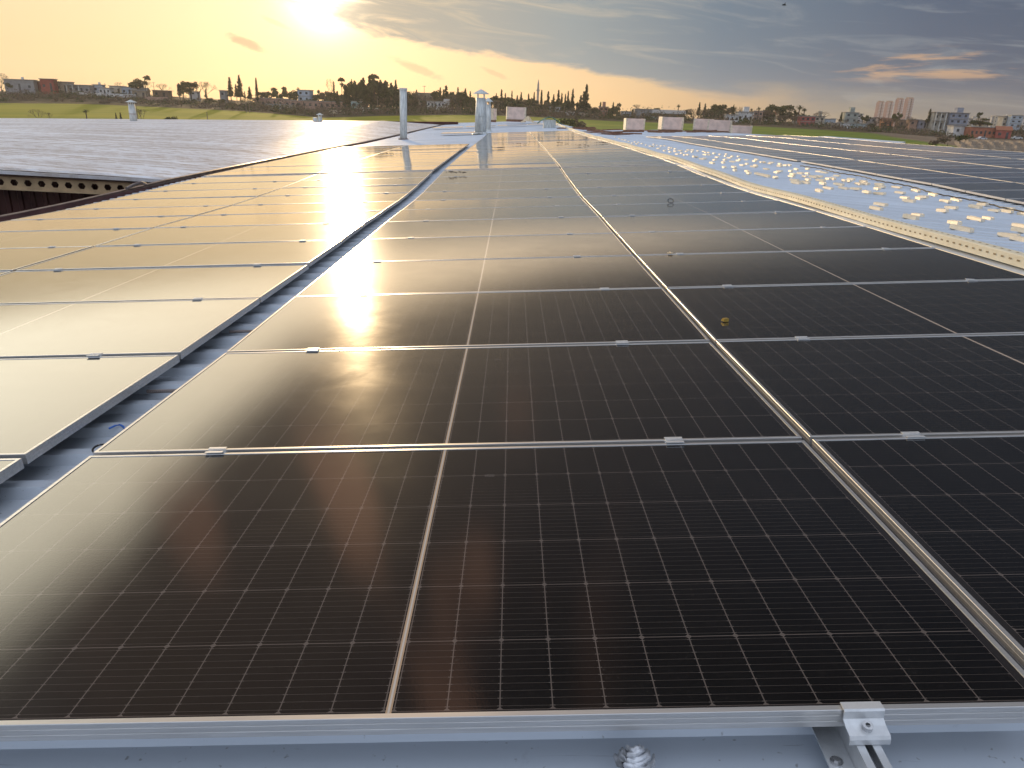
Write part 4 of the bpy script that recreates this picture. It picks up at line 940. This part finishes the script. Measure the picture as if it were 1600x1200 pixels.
def variants(kind, nvar):
    out = []
    for vi in range(nvar):
        rg = random.Random(vi * 17 + len(kind)); cr = MB(); tk = MB()
        if kind == 'pine':          # unit height 10, ragged whorls
            H_ = 10; R_ = rg.uniform(2.0, 2.7); tk.tube([(0, 0, -3), (0, 0, 5), (0, 0, 9.7)], [.28, .16, .04], 6)
            z = 1.2
            while z < 9.9:
                r = R_ * (1 - z / 10.2) ** .8 * rg.uniform(.75, 1.15); nb2 = 7
                for k in range(nb2):
                    a = rg.uniform(0, 2 * pi); rr = r * rg.uniform(.6, 1.1)
                    tk.tube([(0, 0, z), (rr * cos(a), rr * sin(a), z - .1)], .03, 3, caps=False)
                    for j in range(6):
                        q = rr * rg.uniform(.2, 1.05); leaf(cr, Vector((q * cos(a) + rg.gauss(0, .15), q * sin(a) + rg.gauss(0, .15), z - .15 * q + rg.gauss(0, .15))), rg.uniform(.3, .6) * (1.1 - z / 16), rg)
                z += .42
        elif kind == 'cypress':
            tk.tube([(0, 0, -3), (0, 0, 9)], [.2, .05], 6)
            for k in range(700):
                z = 10 * rg.random() ** .85; r = .95 * min(1, (z + .5) / 2) * (1 - z / 10.1) ** .6 * rg.uniform(.4, 1.1); a = rg.uniform(0, 2 * pi)
                leaf(cr, Vector((r * cos(a), r * sin(a), z)), rg.uniform(.22, .42), rg)
        elif kind == 'broad':
            tk.tube([(0, 0, -3), (.1, 0, 2), (.2, .1, 5)], [.4, .28, .12], 6)
            bl = [(Vector((rg.gauss(0, 1.9), rg.gauss(0, 1.6), rg.uniform(3.2, 8.6))), rg.uniform(.9, 1.9)) for _ in range(10)]
            for c, r in bl:
                tk.tube([(.1, 0, 2.2), c * .6 + Vector((0, 0, 1)), c], [.16, .09, .03], 4, caps=False)
                for k in range(int(75 * r)):
                    d = Vector((rg.gauss(0, 1), rg.gauss(0, 1), rg.gauss(0, .8))).normalized() * r * rg.random() ** .4
                    leaf(cr, c + d, rg.uniform(.28, .62), rg)
        elif kind == 'umbrella':
            tk.tube([(0, 0, -3), (.2, 0, 6), (.1, 0, 8.6)], [.3, .2, .1], 6)
            for k in range(420):
                a = rg.uniform(0, 2 * pi); r = 2.1 * rg.random() ** .5; z = 8.6 + 1.3 * (1 - (r / 2.4) ** 2) * rg.random() - .2 * rg.random()
                leaf(cr, Vector((r * cos(a), r * sin(a), z)), rg.uniform(.18, .34), rg)
            for k in range(160): leaf(cr, Vector((rg.gauss(.9, .5), rg.gauss(0, .6), rg.gauss(7.2, .35))), .25, rg)
        elif kind == 'bare':
            tk.tube([(0, 0, -3), (0, 0, 2.2)], [.28, .2], 6)
            def br(p_, d, ln, r, dep):
                q = p_ + d * ln
                (tk if dep < 2 else cr).tube([p_, q], [r, r * .6], 3, caps=False)
                if dep < 4:
                    for _ in range(3): br(q, (d + Vector((rg.gauss(0, .45), rg.gauss(0, .45), rg.gauss(.08, .3)))).normalized(), ln * .68, r * .6, dep + 1)
            for _ in range(5): br(Vector((0, 0, 1.6)), Vector((rg.gauss(0, .5), rg.gauss(0, .5), 1)).normalized(), 2.9, .13, 0)
        elif kind == 'palm':
            tk.tube([(0, 0, -3), (.15, 0, 4), (0, 0, 8)], [.3, .24, .22], 7)
            for k in range(46):
                a = rg.uniform(0, 2 * pi); el = rg.uniform(-.7, 1.35); L_ = rg.uniform(1.5, 2.1); pv = Vector((0, 0, 8))
                for j in range(5):
                    el2 = el - j * .22; nx = pv + Vector((cos(a) * cos(el2), sin(a) * cos(el2), sin(el2))) * L_ / 5; sd_ = Vector((-sin(a), cos(a), 0)) * .22 * (1 - j / 6)
                    cr.quad(pv - sd_, pv + sd_, nx + sd_ * .8 - Vector((0, 0, .12)), nx - sd_ * .8 - Vector((0, 0, .12))); pv = nx
        elif kind == 'bush':
            tk.tube([(0, 0, -1), (0, 0, 2)], [.2, .08], 5)
            for _ in range(5):
                c = Vector((rg.gauss(0, 2.2), rg.gauss(0, 1.2), rg.uniform(1, 5))); r = rg.uniform(1.6, 2.8)
                for k in range(70):
                    d = Vector((rg.gauss(0, 1), rg.gauss(0, 1), rg.gauss(0, .8))).normalized() * r * rg.random() ** .4; leaf(cr, c + d, rg.uniform(.3, .7), rg)
        lm = {'pine': 'pine', 'cypress': 'pine', 'broad': 'broad', 'umbrella': 'broad', 'bare': 'bare', 'palm': 'palm', 'bush': 'broad'}[kind]
        out.append((cr.mesh('crown', LM[lm]), tk.mesh('trunk', MT['trunk'])))
    return out
NAMES = {'pine': 'pine_tree', 'cypress': 'cypress_tree', 'broad': 'broadleaf_tree', 'umbrella': 'umbrella_pine', 'bare': 'bare_tree', 'palm': 'palm_tree', 'bush': 'bush'}
TC = {}
def tree(u, v0, v1, kind, Yd, lab, wid=None, group=None, over=None):
    if kind not in VAR: VAR[kind] = variants(kind, {'pine': 5, 'cypress': 2, 'broad': 5, 'umbrella': 1, 'bare': 4, 'palm': 2, 'bush': 4}[kind])
    k = TC.get(kind, 0); TC[kind] = k + 1
    cr, tk = VAR[kind][k % len(VAR[kind])]
    p0 = place(u, v1, Yd); Hh = px2m(v1 - v0, Yd); nat = {'pine': 4.0, 'cypress': 1.9, 'broad': 6.0, 'umbrella': 4.4, 'bare': 6.5, 'palm': 4.0, 'bush': 9.0}[kind]
    top = {'bush': 7.0, 'broad': 9.6, 'bare': 9.0}.get(kind, 10.0)
    sz = Hh / top; sx = (px2m(wid, Yd) / nat) if wid else sz
    rg = random.Random(k * 31 + len(kind))
    e = bpy.data.objects.new(NAMES[kind], None); COL.objects.link(e)
    e.matrix_world = Matrix.Translation(p0) @ Matrix.Rotation(rg.uniform(0, 6.28), 4, 'Z') @ Matrix.Diagonal((sx, sx, sz, 1))
    tag(e, lab, 'bush' if kind == 'bush' else 'tree', group)
    c = bpy.data.objects.new('crown', cr); COL.objects.link(c); c.parent = e
    t_ = bpy.data.objects.new('trunk', tk); COL.objects.link(t_); t_.parent = e
    if over: c.material_slots[0].link = 'OBJECT'; c.material_slots[0].material = LM[over]
    return e
TL = """
bare 3 117 144 18|broad 16 130 147 0|broad 216 122 147 22|bare 229 129 149 0|bare 255 133 150 16|broad 70 138 148 0|broad 42 138 150 0|bare 95 127 142 0|bare 187 130 142 0
cypress 281 133 150 7|broad 287 134 151 11|broad 299 131 151 17|bare 310 132 151 0|bare 323 130 153 0|pine 322 141 153 0|pine 361 125 153 12|pine 370 134 153 8|pine 376 122 154 13|pine 383 144 155 0|pine 391 138 156 10
cypress 402.5 127 158 5|broad 410 146 160 0|broad 422 139.5 160 20|broad 440 149 162 0|palm 441 146 160 0|broad 453 139.5 161 16|broad 462 141 160 14|palm 467 137 158 0|broad 498 143.5 164 10|broad 507.5 142.5 165 12|bare 518 125 164 9|cypress 523 133 164 4|broad 492 150 165 0
umbrella 535 126 164 11|pine 528 145 166 0|broad 521 147 168 0|pine 541 136 166 0|broad 548 136 167 17|pine 556 131 167 0|broad 561 134 168 18|pine 566 130 168 0|broad 574 132 168 20|pine 569 127 165 0|umbrella 585 121.5 165 17|broad 587 131 169 24|pine 579 127 165 0|pine 595 130 168 0|broad 598 134 170 22|pine 603 131 168 0|pine 612 134 168 0|pine 619 130.5 170 12|broad 611 139 171 18|broad 625 144 172 0|broad 536 145 170 20|pine 551 129 167 7|broad 640 149 175 14
pine 651 143 163 7|broad 646 149 170 0|broad 683 141 164 15|pine 688 140 164 0|pine 697 137.5 165 13|broad 704 147 166 0|pine 709 146 166 7|pine 715.5 140 168 8|broad 721 143 168 20|pine 727 142 168 0|pine 734.5 146 170 8|pine 693 143 166 0
broad 768 150 173 12|pine 775 149 173 7|pine 783 144 174 9|pine 789 149 174 7|broad 777 154 175 0|pine 799 146 176 7|broad 795 155 176 0|pine 807.5 152 176 7|pine 813.5 148 177 9|broad 820 156 178 14|pine 825 150 178 8|pine 833.5 148 178 7|broad 830 158 180 18|cypress 845 146 178 5|broad 846 160 182 12|pine 855 148 186 12|pine 864 151 176 9|pine 871 145.5 180 11|pine 876.5 149 178 7|broad 868 160 180 12|pine 882 151 180 8|pine 886 147 181 8|pine 893 144 182 9|broad 888 158 182 16|pine 901 162 185 7|pine 906 153 183 12|pine 914 138 184 13|pine 911 148 184 18|broad 912 165 186 16|broad 803 158 178 14|broad 856 166 186 10
pine 937 162 182 8|bare 928 168 184 0|broad 957 164 184 15|pine 957 162 180 7|bare 946 168 182 0|broad 990 172 182 0|bare 999 164 178 16|broad 1026 168.5 178 12|palm 1058.5 163.5 182 9|broad 1067 173 184 0
pine 1091 162.5 182 8|pine 1100 164 182 7|broad 1112 168 190 20|bare 1104 172 190 20|broad 1125 167 188 22|bare 1135 170 186 18|pine 1144.5 165.5 182 6|bare 1152 168 184 0|bare 1158 170 184 0|palm 1172 169.5 186 8|palm 1183 167.5 188 10|bare 1084 172 188 16|broad 1201 169.5 194 16|bare 1208 172 196 26|broad 1218 168 194 26|bare 1226 171 195 28|broad 1237 172 194 13|palm 1246.5 165 190 15|palm 1254 169 190 12|bare 1196 180 197 22|bare 1240 180 196 12
broad 1219 190.5 197 8|broad 1230 190 197 9|bare 1284 176 190 16|bare 1274 178 190 0|pine 1313 177 190 6|broad 1347 180 192 5|broad 1353 179.5 193 6|bare 1372 184 205 22|bare 1382 186 206 0|broad 1384 194 206 12|bare 1363 188 205 0|broad 1355 200 208 14|broad 1372 201 210 16
broad 1402 175.5 195 11|bare 1396 185 208 22|bare 1410 184 208 24|bare 1421 188 208 16|broad 1428 198 213 22|broad 1436 201 213 12|bare 1446 200 214 18|pine 1449.5 172.5 193 8|broad 1468 201 213 14|broad 1479 203 214 14|bare 1459 203 215 0|broad 1507.5 194.5 212 18|broad 1529 177 187 6|broad 1530 187 199 24|broad 1521 190 198 0|bare 1584 198 214 20|broad 1590 204 216 18|broad 1599 205 217 16|bare 1597 196 208 18
"""
RG = [(260, 'on the left hill'), (400, 'on the skyline right of the left hill'), (515, 'left of the dark grove'), (645, 'in the dark grove left of the tall pipe'), (745, 'between the tall pipe and the big flue'), (930, 'in the pine row right of the big flue'), (1075, 'above the two carton stacks left of the tilted ones'), (1260, 'in the brown thicket behind the tilted stacks'), (1390, 'by the houses left of the four towers'), (1700, 'at the far right below the distant town')]
DS = {'pine': 'pointed pine', 'cypress': 'narrow cypress', 'broad': 'leafy tree', 'umbrella': 'umbrella pine', 'bare': 'leafless tree', 'palm': 'palm tree'}
ents = []
for ln_ in TL.strip().splitlines():
    for s_ in ln_.split('|'):
        q = s_.split(); ents.append((q[0], float(q[1]), float(q[2]), float(q[3]), float(q[4])))
rx = random.Random(404)
def fill(u0, u1, n_, kinds, hmin, hmax):
    for i in range(n_):
        u = u0 + (u1 - u0) * (i + rx.random()) / n_; vb = lerp1(u, US, V400) + 1.5; k_ = kinds[rx.randrange(len(kinds))]
        h_ = rx.uniform(hmin, hmax); ents.append((k_, round(u, 1), vb - h_, vb, h_ * {'broad': rx.uniform(.9, 1.5), 'pine': rx.uniform(.35, .5), 'bare': rx.uniform(1.0, 1.5)}[k_]))
fill(512, 645, 26, ['broad', 'broad', 'pine', 'bare'], 14, 26)
fill(645, 745, 20, ['broad', 'broad', 'bare', 'pine'], 12, 22)
fill(765, 930, 30, ['broad', 'pine', 'broad', 'bare'], 12, 22)
fill(380, 512, 16, ['broad', 'bare'], 7, 14)
fill(20, 380, 30, ['bare', 'broad', 'bare'], 5, 10)
fill(930, 1080, 14, ['broad', 'bare'], 8, 14)
fill(1080, 1262, 20, ['bare', 'broad', 'bare'], 11, 20)
fill(1262, 1600, 26, ['bare', 'broad'], 7, 13)
cnt = {}
for q in sorted(ents, key=lambda q: q[1]):
    rgn = next(r for lim, r in RG if q[1] < lim); key = (q[0], rgn); cnt.setdefault(key, []).append(q)
rg = random.Random(77)
for (kd, rgn), lst in cnt.items():
    for i, q in enumerate(lst):
        u, v0, v1, wd = q[1:]
        Yd = 393 + rg.uniform(-8, 14) + (12 if kd in ('broad',) else 0)
        lab = DS[kd] + ' ' + rgn + (', ' + ORD[i] + ' such from left' if len(lst) > 1 else '')
        if kd == 'pine' and u == 914: lab = 'tallest dark pine with a long thin tip, right end of the pine row'
        tree(u, v0, v1, kd, Yd, lab, wd or None, 'trees ' + rgn)
# stray plants near the left roof edge
for (u, v0, v1, kd, wd, lab) in ((136.5, 171, 185.5, 'palm', 14, 'small dark flat-topped palm in the yellow field'), (62, 171, 186, 'bare', 14, 'scraggy bare bush in the yellow field behind the left roof'), (78, 177, 186, 'bare', 8, 'thin bare bush right of the scraggy one in the field'), (183, 178, 187, 'pine', 5, 'small dark shrub left of the slim flue'), (190, 177, 187, 'pine', 5, 'second small dark shrub just left of the slim flue'), (222, 172, 188, 'bare', 16, 'brown bare bush right of the slim flue')):
    tree(u, v0, v1 + 6, kd, 225, lab, wd)
for (u, v0, v1, wd, lab) in ((262, 180, 189, 14, 'dark low bush right of the slim flue'), (277, 181, 189, 14, 'second dark low bush beside the thin stake'), (885, 183, 197, 30, 'dark bushy shrub behind the tarp-covered vent'), (903, 185, 199, 28, 'brown bushy shrub at the edge of the central field'), (1500, 207, 218, 26, 'green bush in front of the unfinished concrete house'), (1480, 212, 224, 30, 'greyish brown bush at the left end of the dirt heaps')):
    tree(u, v0, v1 + 4, 'bush', 225, lab, wd, over='bare' if 'brown' in lab else None)
# ------------------------------------------------------------------ brown scrub between the fields and the houses
def scrub(name, mt, seed, n_, dens):
    b = MB(); rg = random.Random(seed)
    for i in range(n_):
        u = rg.uniform(-60, 1660)
        Yd = rg.uniform(338, 392)
        v = lerp1(u, US, V330) + (lerp1(u, US, V400) - lerp1(u, US, V330)) * (Yd - 330) / 70
        if 930 < u < 1320 and Yd < 352: continue
        if u < 350 and Yd < 362: 
            if rg.random() < .7: continue
        if 1480 < u and Yd < 352: continue
        p0 = place(u, v, Yd); hh = rg.uniform(1.2, 3.4) * (1.35 if 380 < u < 1240 else .8); r = rg.uniform(1.2, 2.8)
        for k in range(dens):
            d = Vector((rg.gauss(0, r * .8), rg.gauss(0, r * .5), abs(rg.gauss(0, .45)) * hh)); leaf(b, p0 + d, rg.uniform(.2, .5), rg)
    tag(b.build(name, mt), kind='stuff')
scrub('scrub', LM['bare'], 5, 620, 60)
scrub('undergrowth', LM['broad'], 6, 330, 55)
# ploughed earth heaps at the right
b = MB(); rg = random.Random(31); nx, ny = 60, 10
g = []
for j in range(ny + 1):
    row = []
    for i in range(nx + 1):
        u = 1485 + 150 * i / nx; Yd = 262 + 66 * j / ny
        x_ = place(u, 225, Yd).x; base = ground(x_, Yd)
        e_ = min(1, i / 8) * sin(pi * j / ny) ** .6
        row.append((x_, Yd, base - .3 + e_ * (1.0 + .55 * sin(i * .9 + j * .8) + rg.uniform(-.2, .2))))
    g.append(row)
for j in range(ny):
    for i in range(nx): b.quad(g[j][i], g[j][i + 1], g[j + 1][i + 1], g[j + 1][i])
tag(b.build('dirt_mound', mat('ploughed_earth', (.24, .18, .125), .95, 0, .2, .6)), kind='structure')
# parked cars by the red barn
def car(u, v, Yd, col, lab, rot):
    p0 = place(u, v, Yd); e = tag(empty('parked_car', Matrix.Translation(p0) @ Matrix.Rotation(rad(rot), 4, 'Z')), lab, 'car')
    b = MB(); b.prism([(-2.1, .3), (-2.15, .75), (-1.3, .9), (-.7, 1.4), (.9, 1.4), (1.5, .92), (2.1, .85), (2.15, .3)], -.85, .85, axis='y'); b.build('body', mat('car_paint', col, .25, .1, .02, 1), e)
    b = MB(); b.prism([(-1.15, .92), (-.65, 1.34), (.85, 1.34), (1.32, .95)], -.87, .87, axis='y'); b.build('windows', GLASSM, e)
    for sx in (-1.3, 1.3):
        for sy in (-.88, .88): b = MB(); b.tube([(sx, sy - .1, .32), (sx, sy + .1, .32)], .33, 12); b.build('wheel', MT['dark'], e)
car(1533, 218.6, 340, (.6, .6, .62), 'white car parked in front of the orange-red shed', 10)
car(1588, 217.8, 345, (.62, .62, .6), 'white car parked right of the red barn', -8)
# small dark bird high on the right
b = MB(); P = place(1225, 8, 60)
b.tube([(-.16, 0, 0), (-.05, 0, .02), (.08, 0, .02), (.18, 0, 0)], [.015, .05, .045, .01], 6)
tag(b.build('bird', MT['dark'], mw=Matrix.Translation(P)), 'tiny dark bird gliding high in the grey clouds', 'bird')
bo = bpy.data.objects['bird']; b = MB(); b.tri((-.05, 0, .02), (.07, 0, .02), (-.02, .38, .16)); b.tri((-.05, 0, .02), (.07, 0, .02), (-.02, -.38, .14)); b.build('wing', MT['dark'], bo)

# ------------------------------------------------------------------ evening haze
hb = MB(); hb.box(-1500, 1500, -60, 1750, -60, 80)
hz = bpy.data.materials.new('haze'); hz.use_nodes = True; t = hz.node_tree
for n in list(t.nodes): t.nodes.remove(n)
pv = t.nodes.new('ShaderNodeVolumePrincipled'); om = t.nodes.new('ShaderNodeOutputMaterial'); t.links.new(pv.outputs[0], om.inputs['Volume'])
pv.inputs['Color'].default_value = (.95, .95, .95, 1); pv.inputs['Density'].default_value = .00015; pv.inputs['Anisotropy'].default_value = .4
tag(hb.build('haze', hz), kind='stuff')
